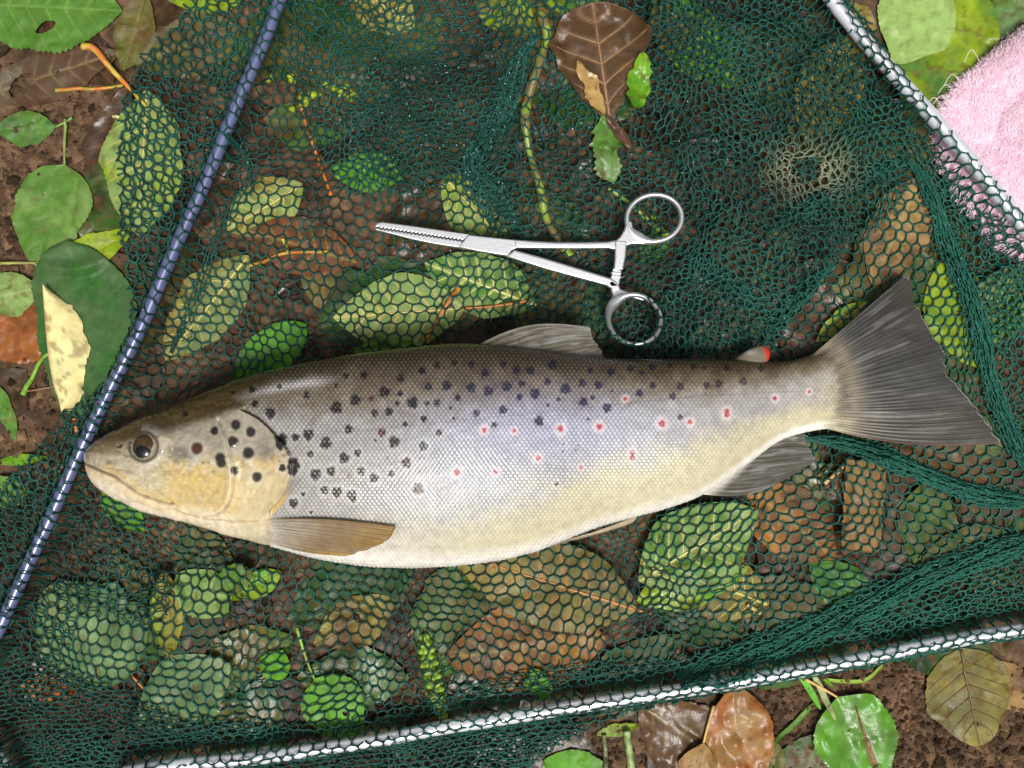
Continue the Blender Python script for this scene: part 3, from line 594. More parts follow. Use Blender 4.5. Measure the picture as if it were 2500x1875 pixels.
# ------------------------------------------------------------------ pink plush cloth
cl = np.array([(2620, -20), (2500, 62), (2430, 118), (2350, 195), (2305, 255), (2292, 310), (2302, 390), (2352, 480), (2428, 590), (2500, 640), (2620, 720), (2760, 600), (2760, 100)], float)
cen = np.array([2560, 340.0]); bdr = crom(np.vstack([cl, cl[:1]]), 160)[:-1]
lv = np.linspace(1, 0.02, 44); P = cen + (bdr - cen)[None] * lv[:, None, None]
wob = 1 + 0.02 * (fbm(P[..., 0] / 40, P[..., 1] / 40, 2, 3) - 0.5); P = cen + (P - cen) * wob[..., None]
xy = W(P, 0.008)
prof = np.clip(1 - lv[:, None] ** 9, 0, 1) ** 0.5
z = 0.001 + prof * (0.0085 + 0.010 * sstep(2330, 2560, P[..., 0]) + 0.002 * (fbm(P[..., 0] / 60, P[..., 1] / 60, 8, 4) - 0.5))
# pressed down beneath the frame tube
V = np.concatenate([xy, z[..., None]], -1)
root = empty('pink_cloth', (float(W(cen, 0)[0]), float(W(cen, 0)[1]), 0.0), 'fluffy pale pink plush cloth beside the net frame', 'cloth')
Cc = lin((246, 206, 224)) * (0.9 + 0.2 * fbm(P[..., 0] / 30, P[..., 1] / 30, 12, 3))[..., None]
child('fabric', V.reshape(-1, 3), gridF(44, 159, True), M['pink'], root, Cc.reshape(-1, 3))
splat(V.reshape(-1, 3))
Vf = V.reshape(-1, 3); NF = 60000
ii = rng.integers(0, 34, NF); jj = rng.integers(0, 159, NF); ii[:7000] = rng.integers(0, 3, 7000)
p0 = V[ii, jj] + (V[np.minimum(ii + 1, 43), (jj + 1) % 159] - V[ii, jj]) * rng.uniform(0, 1, (NF, 1))
p0 = p0 + rng.normal(0, 0.0006, (NF, 3)) * [1, 1, 0]
out = np.concatenate([p0[:, :2] - W(cen, 0.01), np.zeros((NF, 1))], 1); out /= np.linalg.norm(out, axis=1)[:, None]
swirl = fbm(p0[:, 0] * 90, p0[:, 1] * 90, 31, 2) * 12
dr = np.stack([np.cos(swirl), np.sin(swirl), np.zeros(NF)], 1) * 0.8 + rng.normal(0, 0.5, (NF, 3)) * [1, 1, 0.3] + out * np.where(ii < 3, 0.5, 0.05)[:, None]
Lh = rng.uniform(0.0006, 0.0016, NF)[:, None]
p1 = p0 + (dr * 0.45 + [0, 0, 0.45]) * Lh; p2 = p1 + (dr * 0.65 + [0, 0, 0.05]) * Lh
p1[:, 2] = np.minimum(p1[:, 2], p0[:, 2] + 0.0022); p2[:, 2] = np.minimum(p2[:, 2], p0[:, 2] + 0.0022)
sd = np.cross(dr, [0, 0, 1.0]); sd /= np.linalg.norm(sd, axis=1)[:, None] + 1e-9; sd *= 0.00009
FV = np.stack([p0 - sd, p0 + sd, p1 + sd, p1 - sd, p2], 1).reshape(-1, 3); b0 = np.arange(NF)[:, None] * 5
fc = np.repeat(lin((253, 226, 238)) * rng.uniform(0.88, 1.06, (NF, 1)), 5, 0)
tag(child('pile', FV, [b0 + np.array([[0, 1, 2, 3]]), b0 + np.array([[3, 2, 4]])], M['pink'], root, fc), kind='stuff')
# a few long loose white fibres at the edge
for k in range(5):
    s0 = [(2390, 150), (2345, 205), (2330, 225), (2318, 250), (2300, 262)][k]; a0 = [3.6, 3.3, 3.0, 2.9, 3.3][k]
    pts = [s0, (s0[0] + 22 * math.cos(a0), s0[1] - 12 + 22 * math.sin(a0 + 0.4)), (s0[0] + 42 * math.cos(a0), s0[1] + 4)]
    q = crom(pts, 14); xy = W(q, 0.012); Vt, Ft = tube(np.concatenate([xy, np.full((14, 1), 0.0125)], 1), 0.00014, 4); child('loose_fibre', Vt, Ft, M['pink'], root, np.tile(lin((235, 220, 215)), (len(Vt), 1)))

# ------------------------------------------------------------------ landing net: frame
net = empty('landing_net', (0, 0, 0.004), 'green mesh landing net spread flat under the trout', 'net')
ROD = [(705, -60), (680, 0), (640, 105), (575, 255), (500, 440), (420, 615), (342, 798), (268, 945), (190, 1106), (120, 1264), (79, 1350), (10, 1502), (-50, 1640)]
RBAR = [(1990, -70), (2034, 0), (2116, 104), (2180, 177), (2275, 291), (2370, 405), (2458, 519), (2560, 650)]
BBAR = [(300, 1890), (420, 1872), (600, 1856), (750, 1836), (916, 1812), (1075, 1780), (1200, 1761), (1390, 1730), (1580, 1701), (1800, 1667), (2053, 1622), (2306, 1571), (2480, 1543), (2600, 1528)]
def bar(name, pts, r, z, mat, c, label=None):
    q = crom(pts, 120); xy = W(q, 0.012)
    zz = np.broadcast_to(np.asarray(z, float), (120,))
    V, F = tube(np.concatenate([xy, zz[:, None]], 1), r * S, 16)
    o = child(name, V, F, M[mat], net, np.tile(lin(c), (len(V), 1)))
    if label: tag(o, label)
    splat(V); return o
bar('frame_rod', ROD, 15.5, 0.0105, 'rod', (98, 104, 144), 'blue-grey cross rod of the net frame')
bar('frame_tube', RBAR, 18, np.interp(np.linspace(0, 1, 120), [0, 0.35, 0.6, 1], [0.0110, 0.0120, 0.0148, 0.0165]), 'alu', (238, 240, 246), 'silver frame tube beside the pink cloth')
bar('frame_tube', BBAR, 17, 0.0105, 'alu', (238, 240, 246), 'silver frame tube below the trout')
bar('frame_corner', [(-70, 1770), (-15, 1835), (10, 1872), (30, 1930)], 15, 0.0105, 'alu', (225, 228, 230))

# ------------------------------------------------------------------ landing net: netting
HS = np.maximum(dil(HF, 1), 0.0)
HS = np.maximum(HS, blur(HS, 7))         # twine bridges the hollows between leaves
HS = blur(HS, 1)
CAPS = CAP.copy()
CB = -dil(-CAPS, 3); CAPS = np.minimum(CAPS, CB + 0.0)
net_parts = []; net_cols = []
def pdist(P, path):
    q = crom(path, 80); d = np.full(len(P), 1e9)
    for i in range(79):
        a, b = q[i], q[i + 1]; ab = b - a; t = np.clip(((P - a) @ ab) / (ab @ ab), 0, 1); d = np.minimum(d, np.linalg.norm(P - a - t[:, None] * ab, axis=1))
    return d
near_bar = lambda m: (pdist(m, ROD) < 26) | (pdist(m, RBAR) < 30) | (pdist(m, BBAR) < 30)
TWIG = [(1318, 22), (1335, 75), (1322, 140), (1300, 200), (1283, 270), (1290, 350), (1318, 450), (1335, 530), (1368, 590), (1395, 625)]
near_twig = lambda m: pdist(m, TWIG) < 24
EXF = (FISH_POLY - FISH_POLY.mean(0)) * [0.985, 0.93] + FISH_POLY.mean(0)
def strands(PA, PB, za, zm, zb, r, tint, seed, zr=0.011):
    xa = W(PA, zr); xb = W(PB, zr); xm = (xa + xb) / 2
    A3 = np.concatenate([xa, za[:, None]], 1); B3 = np.concatenate([xb, zb[:, None]], 1); M3 = np.concatenate([xm, zm[:, None]], 1)
    D = B3 - A3; Ln = np.linalg.norm(D, axis=1); D = D / (Ln[:, None] + 1e-9)
    A3 = A3 - D * r * 0.5; B3 = B3 + D * r * 0.5
    sd = np.cross(D, [0.01, 0.013, 1.0]); sd /= np.linalg.norm(sd, axis=1)[:, None] + 1e-9; up = np.cross(sd, D)
    n = len(A3); rings = []
    rv = r * (0.85 + 0.3 * np.random.default_rng(seed).random(n))[:, None, None]
    for C3, k in ((A3, 1.3), (M3, 0.85), (B3, 1.3)):
        a = np.array([0.785, 2.356, 3.927, 5.498])
        rings.append(C3[:, None] + rv * k * (np.cos(a)[None, :, None] * sd[:, None] + np.sin(a)[None, :, None] * up[:, None]))
    V = np.stack(rings, 1).reshape(-1, 3)
    f = []
    for q in range(2):
        for s_ in range(4):
            f.append([q * 4 + s_, q * 4 + (s_ + 1) % 4, q * 4 + 4 + (s_ + 1) % 4, q * 4 + 4 + s_])
    F = (np.arange(n)[:, None, None] * 12 + np.array(f)[None]).reshape(-1, 4)
    net_parts.append((V, [F])); net_cols.append(np.repeat(tint, 12, 0))
def net_tint(P, seed, light=0.0):
    f = np.clip(fbm(P[:, 0] / 90, P[:, 1] / 90, seed, 3) * 1.3 - 0.2 + light + 0.25 * (np.random.default_rng(seed).random(len(P)) - 0.5), 0, 1)[:, None]
    c = lin((6, 42, 36)) * (1 - f) + lin((34, 90, 78)) * f
    # a muddy patch where the twine is faded to tan
    m = (np.exp(-(((P[:, 0] - 1985) / 95) ** 2 + ((P[:, 1] - 410) / 55) ** 2)) * 0.9 * sstep(0.4, 0.6, fbm(P[:, 0] / 45, P[:, 1] / 45, 9, 2)))[:, None]
    c = c * (1 - m) + lin((150, 150, 120)) * m
    # lighter green twine to the right
    g = sstep(1750, 2450, P[:, 0] + 0.35 * P[:, 1] - 200)[:, None] * 0.55
    return c * (1 - g) + (c * 0.5 + lin((40, 116, 94)) * 0.5) * g
def lattice(poly, pitch, sx, sy, ang, seed):
    poly = np.asarray(poly, float); c = poly.mean(0); R = np.abs(poly - c).max(0).sum() * 1.15
    ni = int(2 * R / (pitch * min(sx, 1))) + 4; nj = int(2 * R / (pitch * 0.866 * min(sy, 1))) + 4
    i, j = np.meshgrid(np.arange(ni), np.arange(nj)); i = i - ni / 2 - (j - nj / 2) / 2.0; i = np.floor(i)
    jj = j - nj / 2
    A = np.stack([pitch * (i + jj * 0.5), pitch * 0.8660 * jj], -1)
    A = A.reshape(-1, 2); ii = i.ravel(); jv = jj.ravel()
    B = A + [pitch * 0.5, pitch * 0.2887]
    ca, sa = math.cos(ang), math.sin(ang)
    def T(P):
        P = P * [sx, sy]; return np.stack([P[:, 0] * ca - P[:, 1] * sa, P[:, 0] * sa + P[:, 1] * ca], 1) + c
    e = [(T(B), T(A)), (T(B), T(A + [pitch, 0])), (T(B), T(A + [pitch * 0.5, pitch * 0.866]))]
    PA = np.vstack([q[0] for q in e]); PB = np.vstack([q[1] for q in e]); return PA, PB
def warp(P, amp, wl, seed):
    return P + np.stack([(fbm(P[:, 0] / wl, P[:, 1] / wl, seed, 3) - 0.5), (fbm(P[:, 0] / wl + 40, P[:, 1] / wl, seed + 50, 3) - 0.5)], 1) * 2 * amp
def layer(poly, pitch=28, sx=1, sy=1, ang=0, amp=50, wl=300, amp2=10, wl2=70, off=0.0012, relief=0.0, rwl=110, r=0.00041, seed=1, light=0.0, ex=None, cut=None, ridge=0.0):
    PA, PB = lattice(poly, pitch, sx, sy, ang, seed)
    def full(P):
        P = warp(P, amp, wl, seed + 100); P = warp(P, amp2, wl2, seed + 200); return warp(P, 2.2, 9, seed + 300)
    def zof(P):
        w = W(P, 0.011); z = samp(HS, w[:, 0], w[:, 1]) + off
        if relief:
            q = fbm(P[:, 0] / rwl, P[:, 1] / rwl, seed + 400, 3); z = z + relief * (q - 0.25)
            if ridge: z = z + ridge * np.clip(1 - np.abs(fbm(P[:, 0] / (rwl * 1.6), P[:, 1] / (rwl * 1.6), seed + 500, 2) - 0.5) * 9, 0, 1)
        return np.minimum(z, samp(CAPS, w[:, 0], w[:, 1]) - 0.0003 + 0 * z)
    QA = full(PA); QB = full(PB)
    m = (QA + QB) / 2; keep = inpoly(m, poly)
    if ex is not None: keep &= ~inpoly(m, ex)
    if cut is not None: keep &= ~cut(m)
    QA, QB, m = QA[keep], QB[keep], m[keep]
    za, zb, zm = zof(QA), zof(QB), zof(m)
    zm = np.maximum(zm, np.minimum((za + zb) / 2, zm + 0.001))
    strands(QA, QB, za, zm, zb, r, net_tint(m, seed, light), seed)
def fold(path, half, rest, pitch=26, z0=0.0035, seed=1, r=0.00034, light=0.3, layers=2, taper=True):
    """net gathered into a cord-like pleat along a path"""
    q = crom(path, 200); L = np.concatenate([[0], np.cumsum(np.linalg.norm(np.diff(q, axis=0), axis=1))]); T = np.gradient(q, axis=0); T /= np.linalg.norm(T, axis=1)[:, None]
    N = np.stack([-T[:, 1], T[:, 0]], 1)
    for k in range(layers):
        box = [(0, -rest), (L[-1], -rest), (L[-1], rest), (0, rest)]
        PA, PB = lattice(box, pitch, 1, 1, 0.2 + 0.5 * k, seed + k)
        ok = inpoly((PA + PB) / 2, box); PA, PB = PA[ok], PB[ok]
        def f(P):
            u = np.clip(P[:, 0], 0, L[-1]); v = P[:, 1] / rest
            tp = np.clip(np.minimum(u, L[-1] - u) / 90, 0.35, 1) if taper else 1
            v2 = v + 0.12 * np.sin(v * 9 + u / 40 + k) + 0.25 * (fbm(u / 60, v * 3, seed + 7 + k, 2) - 0.5)
            wv = half * tp * (1 + 0.35 * (fbm(u / 70, u * 0, seed + 3, 2) - 0.5))
            X = np.interp(u, L, q[:, 0]) + np.interp(u, L, N[:, 0]) * v2 * wv; Y = np.interp(u, L, q[:, 1]) + np.interp(u, L, N[:, 1]) * v2 * wv
            Q = np.stack([X, Y], 1); w = W(Q, 0.011)
            z = samp(HS, w[:, 0], w[:, 1]) + 0.0012 + z0 * tp * np.sqrt(np.clip(1 - v2 ** 2, 0.02, 1)) * (0.45 + 0.55 * (0.5 + 0.5 * np.sin(v * 9 + u / 40 + k)))
            return Q, np.minimum(z, samp(CAPS, w[:, 0], w[:, 1]) - 0.0003)
        QA, za = f(PA); QB, zb = f(PB); m = (QA + QB) / 2
        strands(QA, QB, za, (za + zb) / 2, zb, r, net_tint(m, seed + k, light), seed + k)  # light makes the fold's twine tint paler, painting it as lit

BASE = netpoly
rodx = lambda y: np.interp(y, [p[1] for p in ROD], [p[0] for p in ROD])
bary = lambda x: np.interp(x, [p[0] for p in BBAR], [p[1] for p in BBAR])
rbarx = lambda y: np.interp(y, [p[1] for p in RBAR], [p[0] for p in RBAR])
fish_in = (FISH_POLY - FISH_POLY.mean(0)) * [0.96, 0.80] + FISH_POLY.mean(0)
# whole lower layer
layer(BASE, 28.5, 1, 1, 0.15, amp=55, wl=280, amp2=13, seed=1, ex=fish_in, off=0.0006, relief=0.0008, cut=near_bar)
# second layer left of the rod and over it
layer([(440, -60), (430, 20), (330, 120), (280, 230), (272, 330), (275, 560), (300, 700), (310, 800), (250, 930), (130, 1020), (-60, 1240), (-60, 1750), (40, 1540), (150, 1300), (240, 1090), (370, 820), (520, 480), (640, 210), (740, -60)], 28, 0.95, 1.15, -0.4, amp=28, seed=2, off=0.0016, relief=0.002)
# crumpled double netting in the upper part
UP = [(720, -60), (1480, -60), (2060, -60), (2180, 130), (2245, 320), (2215, 480), (2120, 560), (2040, 640), (1960, 740), (1900, 850), (1700, 868), (1500, 870), (1450, 800), (1300, 780), (1200, 560), (1100, 430), (960, 480), (840, 470), (740, 330), (690, 180)]
BROWN = [(1345, 40), (1500, 30), (1575, 140), (1580, 230), (1520, 300), (1450, 260), (1385, 160)]
layer(UP, 28, 0.85, 1.0, 0.5, amp=50, wl=240, amp2=8, wl2=80, seed=3, off=0.0022, relief=0.0042, rwl=90, ridge=0.0015, ex=BROWN, cut=lambda m: near_bar(m) | near_twig(m))
UP2 = [(1500, -60), (2070, -60), (2190, 150), (2240, 330), (2200, 520), (2040, 640), (1900, 850), (1700, 868), (1560, 860), (1640, 700), (1700, 560), (1690, 430), (1600, 330), (1580, 120)]
layer(UP2, 27, 0.8, 0.95, -0.3, amp=50, wl=200, amp2=9, wl2=75, seed=4, off=0.0034, relief=0.0055, rwl=80, ridge=0.002, cut=near_bar)
layer([(900, 150), (1250, 60), (1300, 250), (1260, 520), (1380, 640), (1240, 620), (1130, 440), (950, 460), (830, 300)], 27, 0.8, 0.85, 0.9, amp=45, wl=180, amp2=9, wl2=75, seed=5, off=0.0035, relief=0.0045, rwl=80, ridge=0.002, cut=near_twig)
# skirt folded back under the lower frame tube and gathered above it
top = [(x, bary(x) - 75 - 25 * math.sin(x / 170)) for x in range(-60, 2600, 120)]
low = [(x, min(1960, np.interp(x, [1200, 1340, 1500, 1650, 1850, 2150, 2560], [1960, 1850, 1770, 1725, 1682, 1640, 1555]))) for x in range(2560, -61, -120)]
layer(top + low, 27, 1.15, 0.7, -0.16, amp=14, wl=260, amp2=7, wl2=60, seed=6, off=0.0016, relief=0.0016)
layer([(-60, 1560), (120, 1640), (420, 1760), (760, 1790), (1100, 1750), (1340, 1720), (1420, 1800), (1200, 1960), (-60, 1960)], 27, 1.0, 0.55, -0.12, amp=20, wl=200, amp2=9, wl2=60, seed=7, off=0.0022, relief=0.002, cut=near_bar)
layer([(1380, 1660), (1650, 1620), (1900, 1560), (2150, 1450), (2520, 1300), (2560, 1480), (2200, 1580), (1800, 1660), (1500, 1710)], 27, 1.1, 0.62, -0.3, amp=14, wl=200, amp2=8, wl2=60, seed=8, off=0.0020, relief=0.0015, light=0.2, cut=near_bar)
# lower left corner doubled
layer([(-60, 1250), (150, 1180), (330, 1330), (420, 1430), (380, 1560), (200, 1500), (120, 1640), (-60, 1600)], 30, 1.0, 1.0, 0.6, amp=30, wl=220, seed=9, off=0.0020, relief=0.002, cut=near_bar)
# along the right frame tube
layer([(2000, -60), (2060, -60), (2150, 120), (2265, 293), (2402, 452), (2510, 568), (2560, 640), (2560, 760), (2420, 600), (2290, 440), (2180, 260), (2080, 90)], 26, 0.62, 1.15, -0.7, amp=12, wl=200, amp2=6, seed=11, off=0.0018, relief=0.001)
layer([(2240, 380), (2330, 420), (2560, 720), (2560, 1250), (2480, 1050), (2380, 800), (2290, 560)], 27, 0.85, 1.0, 0.4, amp=25, wl=200, seed=12, off=0.0018, relief=0.0015, light=0.15)
# gathered folds
fold([(2235, 380), (2290, 480), (2345, 620), (2400, 790), (2440, 930), (2500, 1080), (2560, 1190)], 24, 95, seed=20, z0=0.004, light=0.35)
fold([(1962, 1072), (2040, 1078), (2120, 1100), (2220, 1140), (2330, 1188), (2430, 1218), (2580, 1240)], 21, 90, seed=22, z0=0.005, light=0.3, layers=3)
fold([(2580, 1315), (2400, 1372), (2250, 1430), (2100, 1500), (1950, 1568), (1800, 1622), (1660, 1668)], 34, 120, seed=25, z0=0.0035, light=0.35)
fold([(1310, 70), (1270, 130), (1235, 230), (1190, 320), (1150, 400), (1215, 470), (1262, 545)], 30, 110, seed=28, z0=0.004, light=0.25)
fold([(1660, 600), (1740, 650), (1830, 720), (1900, 770)], 22, 80, seed=30, z0=0.0035, light=0.2)
fold([(2050, 640), (1980, 700), (1930, 760), (1880, 835)], 24, 80, seed=32, z0=0.003, light=0.3)
fold([(1880, 560), (1990, 500), (2110, 440), (2220, 380)], 24, 90, seed=34, z0=0.0035, light=0.05)
fold([(560, 330), (600, 420), (520, 560), (470, 700), (400, 860)], 14, 40, seed=36, z0=0.001, light=0.0, layers=1)

# ------------------------------------------------------------------ forceps
forceps = empty('forceps', (float(W((1300, 640), ZF)[0]), float(W((1300, 640), ZF)[1]), ZF - 0.002), 'silver steel locking forceps lying on the net above the trout', 'forceps')
def plate(name, outline, thick, z, bev=2.2, parent=forceps, n=None, color=(206, 207, 210), label=None):
    """flat bevelled bar with rounded upper and lower edges"""
    O = np.asarray(outline, float)
    xy0 = W(O, z)
    c = xy0.mean(0)
    e1 = np.roll(xy0, -1, 0) - xy0; e0 = xy0 - np.roll(xy0, 1, 0)
    area = np.sum(xy0[:, 0] * np.roll(xy0[:, 1], -1) - np.roll(xy0[:, 0], -1) * xy0[:, 1])
    sg = 1 if area > 0 else -1
    def nr(e): q = np.stack([-e[:, 1], e[:, 0]], 1) * sg; return q / (np.linalg.norm(q, axis=1)[:, None] + 1e-12)
    m = nr(e0) + nr(e1); m = m / (np.linalg.norm(m, axis=1)[:, None] + 1e-9)
    b = bev * S; rings = []
    for zz, ins in ((-thick / 2, b), (-thick / 2 + b * 0.8, 0), (thick / 2 - b * 0.9, 0), (thick / 2 - b * 0.25, b * 0.45), (thick / 2, b * 1.25)):
        rings.append(np.concatenate([xy0 + m * ins, np.full((len(O), 1), z + zz)], 1))
    V = np.vstack(rings); k = len(O); F = [gridF(5, k, True), np.arange(k)[None, ::-1].copy(), (np.arange(k) + 4 * k)[None]]
    o = child(name, V, F, M['steel'], parent, np.tile(lin(color), (len(V), 1)), smooth=False)
    mod = None
    if label: tag(o, label)
    splat(V); return o
def strip(cl, w, n=40):
    q = crom(cl, n); ww = np.interp(np.linspace(0, 1, n), np.linspace(0, 1, len(w)), w); T = np.gradient(q, axis=0); T /= np.linalg.norm(T, axis=1)[:, None]; N = np.stack([-T[:, 1], T[:, 0]], 1)
    return np.vstack([q + N * ww[:, None], (q - N * ww[:, None])[::-1]])
# jaws with a serrated meeting line
ser_top = []; ser_bot = []
for k in range(45):
    f = k / 44; x = 926 + (1132 - 926) * f; y = 557.5 + (588.5 - 557.5) * f; dz = (1.6 if k % 2 else -1.6)
    ser_top.append((x, y - 1.4 + dz)); ser_bot.append((x, y + 1.4 + dz))
plate('jaw', [(917, 551), (922, 545), (934, 543), (1011, 553), (1080, 563), (1150, 574), (1132, 588)] + ser_top[::-1] + [(917, 556)], 0.0030, ZF, label='upper serrated jaw')
plate('jaw', [(917, 559)] + ser_bot + [(1136, 590), (1150, 576), (1160, 612), (1119, 605), (1060, 596), (1011, 586), (960, 573), (918, 563)], 0.0030, ZF, label='lower serrated jaw')
plate('box_joint', [(1144, 575), (1200, 581), (1258, 587), (1262, 606), (1250, 611), (1239, 625.5), (1180, 616), (1120, 605), (1132, 590)], 0.0042, ZF + 0.0006, label='box joint with stepped seam')
plate('shank', [(1252, 586), (1300, 589), (1358, 592), (1430, 592), (1480, 591), (1508, 586), (1530, 592), (1527, 612), (1500, 610), (1485, 607), (1400, 607.5), (1320, 607), (1256, 606)], 0.0034, ZF + 0.0002, 3.6, label='upper shank')
plate('shank', [(1244, 620), (1256, 611), (1330, 631), (1410, 655), (1485, 678), (1500, 684), (1512, 700), (1490, 704), (1479, 697), (1400, 676), (1327, 656), (1236, 627)], 0.0034, ZF - 0.0002, 3.6, label='lower shank')
plate('ratchet', [(1501, 588), (1529, 590), (1527, 625), (1520, 659.5), (1497.5, 659), (1500, 630)], 0.0034, ZF + 0.0008, 3)
plate('ratchet', [(1496, 656), (1517, 661), (1513, 684), (1509, 704), (1484, 688), (1492, 676)], 0.0026, ZF - 0.0002, 2, color=(196, 198, 204))
for k, yy in enumerate((664, 672)):
    plate('ratchet_tooth', [(1493, yy), (1516, yy + 2.5), (1516, yy + 6), (1492, yy + 3.5)], 0.0012, ZF + 0.0014, 1, color=(215, 215, 220))
def ring(c, rx, ry, ang, r_in, wprof, z, label, a0=0, a1=2 * math.pi, tilt=0.0):
    n = 96; a = np.linspace(a0, a1, n, endpoint=False); ca, sa = math.cos(ang), math.sin(ang)
    k = 14; b = np.linspace(0, 2 * np.pi, k, endpoint=False)
    e = np.stack([rx * np.cos(a), ry * np.sin(a)], 1); P = np.stack([e[:, 0] * ca - e[:, 1] * sa, e[:, 0] * sa + e[:, 1] * ca], 1) + c
    nn = np.stack([np.cos(a) * ca - np.sin(a) * sa, np.cos(a) * sa + np.sin(a) * ca], 1)
    wv = wprof(a)
    Q = P[:, None] + nn[:, None] * (wv[:, None] * np.cos(b)[None])[..., None]
    xy = W(Q, z); hh = 0.0017
    zz = z + hh * np.sign(np.sin(b)) * np.abs(np.sin(b)) ** 0.8
    zz = np.broadcast_to(zz[None], (n, k)) + tilt * (P[:, 1] - c[1])[:, None] * S
    V = np.concatenate([xy, zz[..., None]], -1).reshape(-1, 3)
    F = gridF(n + 1, k, True); F = F % (n * k)
    o = child('finger_ring', V, F, M['steel'], forceps, np.tile(lin((208, 209, 212)), (len(V), 1))); tag(o, label); splat(V)
# upper ring: thicker where it meets the shank
ring(np.array([1597, 533.0]), 67, 57, -0.12, 0, lambda a: 6.5 + 9 * np.exp(-((np.angle(np.exp(1j * (a - 2.35)))) / 0.42) ** 2), ZF + 0.0006, 'upper finger ring lying clear of the net')
plate('ring_neck', [(1500, 590), (1512, 580), (1523, 562), (1529, 540), (1541, 542), (1545, 560), (1560, 578), (1580, 588), (1575, 596), (1545, 596), (1530, 600), (1528, 612), (1505, 606)], 0.0034, ZF + 0.0004, 3)
ring(np.array([1549, 781.0]), 66, 56, 0.45, 0, lambda a: 6.0 + 7 * np.exp(-((np.angle(np.exp(1j * (a - 3.35)))) / 0.5) ** 2), ZF - 0.0004, 'lower finger ring partly covered by the net', tilt=-0.72)
plate('ring_neck', [(1484, 690), (1494, 684), (1510, 696), (1514, 706), (1545, 716), (1575, 728), (1570, 735), (1540, 726), (1520, 728), (1500, 745), (1490, 770), (1481, 768), (1487, 745), (1494, 722), (1490, 704)], 0.0034, ZF - 0.0002, 3)

# net laid over the lower finger ring
HS2 = np.maximum(HS, dil(HF, 1)); HSold = HS; HS = blur(np.maximum(HS2, blur(HS2, 3)), 1); CAPS_old = CAPS; CAPS = np.full(CAP.shape, 1.0); CAPS[inf] = ZB - 0.0008
layer([(1500, 800), (1520, 765), (1560, 745), (1585, 715), (1640, 700), (1700, 740), (1740, 820), (1700, 872), (1500, 872), (1478, 830)], 27, 0.9, 0.95, 0.5, amp=22, wl=150, amp2=8, seed=41, off=0.0008, relief=0.0)
V, F = joinVF(net_parts)
child('netting', V, F, M['net'], net, np.vstack(net_cols))

# ------------------------------------------------------------------ leaf remains lying on top of the net
HF = np.maximum(HF, 0); splat(V); HF = np.maximum(HF, blur(dil(HF, 1), 2)); HF0 = np.zeros_like(HF); CAP = np.full(HF.shape, 1.0); CAP[inf] = ZB
L_('glossy brown torn leaf with pale veins lying on top of the net', (1490, 308), (1446, 10), 262, 'umber', 'leafbrown', mixs=0.45, mat='wetleaf', veins=0.6, vein_col=(150, 116, 84), cap=0.024, lift=0.0006, prof=(1.7, 0.55), wave=1.2, rag=0.25, spots=0.1, nveins=6, name='leaf_remnant')
L_('pale folded edge of leaf lying on the glossy brown leaf', (1476, 285), (1408, 150), 46, 'tan', 'ochre', mat='wetleaf', cap=0.026, lift=0.0004, rag=0.9, dim=1.0, name='leaf_remnant')
L_('curled bright green leaf fragment on the edge of the glossy brown leaf', (1548, 280), (1566, 142), 66, 'bright', 'yellowgreen', mat='wetleaf', cap=0.027, lift=0.0010, rag=1.0, wave=3.5, curl=1.0, prof=(1.0, 0.4), name='leaf_remnant')
L_('ragged green leaf scrap hanging below the glossy brown leaf', (1470, 285), (1495, 448), 82, 'palegrey', 'green', mat='wetleaf', cap=0.022, lift=0.0006, rag=1.1, ser=0.2, prof=(1.1, 0.45), wave=2, name='leaf_remnant')
L_('dark shrivelled leaf strip below the glossy brown leaf', (1478, 285), (1548, 375), 30, 'umber', 'purple', mat='wetleaf', cap=0.024, lift=0.0012, rag=0.5, wave=2, name='leaf_remnant')

# ------------------------------------------------------------------ brown trout
fish = empty('trout', (0, float(W((1150, 1110), ZREF)[1]), ZB), 'spotted brown trout with yellow belly lying on its side on the net', 'fish')
tp = crom(F_TOP, 600); bt = crom(F_BOT, 600)
NX = 900; NV = 280; NU = 36
q = np.linspace(0, 1, NX); xs = 206 + (2095 - 206) * (q - 0.06 * np.sin(2 * np.pi * np.clip(q * 6, 0, 0.5)) * 0) 
q2 = np.where(q < 0.03, 0.03 * (q / 0.03) ** 2, q); xs = 206.2 + (2095 - 206.2) * q2
T_ = np.interp(xs, np.maximum.accumulate(tp[:, 0]), tp[:, 1]); B_ = np.interp(xs, np.maximum.accumulate(bt[:, 0]), bt[:, 1])
hh = np.maximum((B_ - T_) / 2, 1.0); mid = (T_ + B_) / 2
thick = hh * S * np.interp(xs, [206, 260, 400, 650, 1000, 1400, 1750, 1900, 1980, 2040, 2095], [0.75, 0.72, 0.62, 0.58, 0.57, 0.54, 0.50, 0.44, 0.33, 0.17, 0.04])
zm = ZB + np.maximum(thick, 0.004 + 0 * thick) 
k = np.exp(-np.linspace(-2, 2, 61) ** 2); k /= k.sum(); zm = np.convolve(np.pad(zm, 30, mode='edge'), k, 'valid')
th = np.concatenate([np.linspace(0, np.pi, NV), np.linspace(np.pi, 2 * np.pi, NU + 2)[1:-1]])
cv_ = np.cos(th); sv = np.sign(np.sin(th)) * np.abs(np.sin(th)) ** 0.92
PX = np.repeat(xs[:, None], len(th), 1); PY = mid[:, None] - hh[:, None] * cv_[None]
XY = W(np.stack([PX, PY], -1), zm[:, None]); ZZ = zm[:, None] + thick[:, None] * sv[None]
# where each skin point appears on the flank (pattern coordinates)
Zup = zm[:, None] + thick[:, None] * np.abs(sv)[None]
kx = H / (H - Zup); PU = 1250 + XY[..., 0] / S * kx; PV = 937.5 - XY[..., 1] / S * kx
v = (1 - cv_)[None] / 2 + 0 * PX          # 0 back .. 1 belly
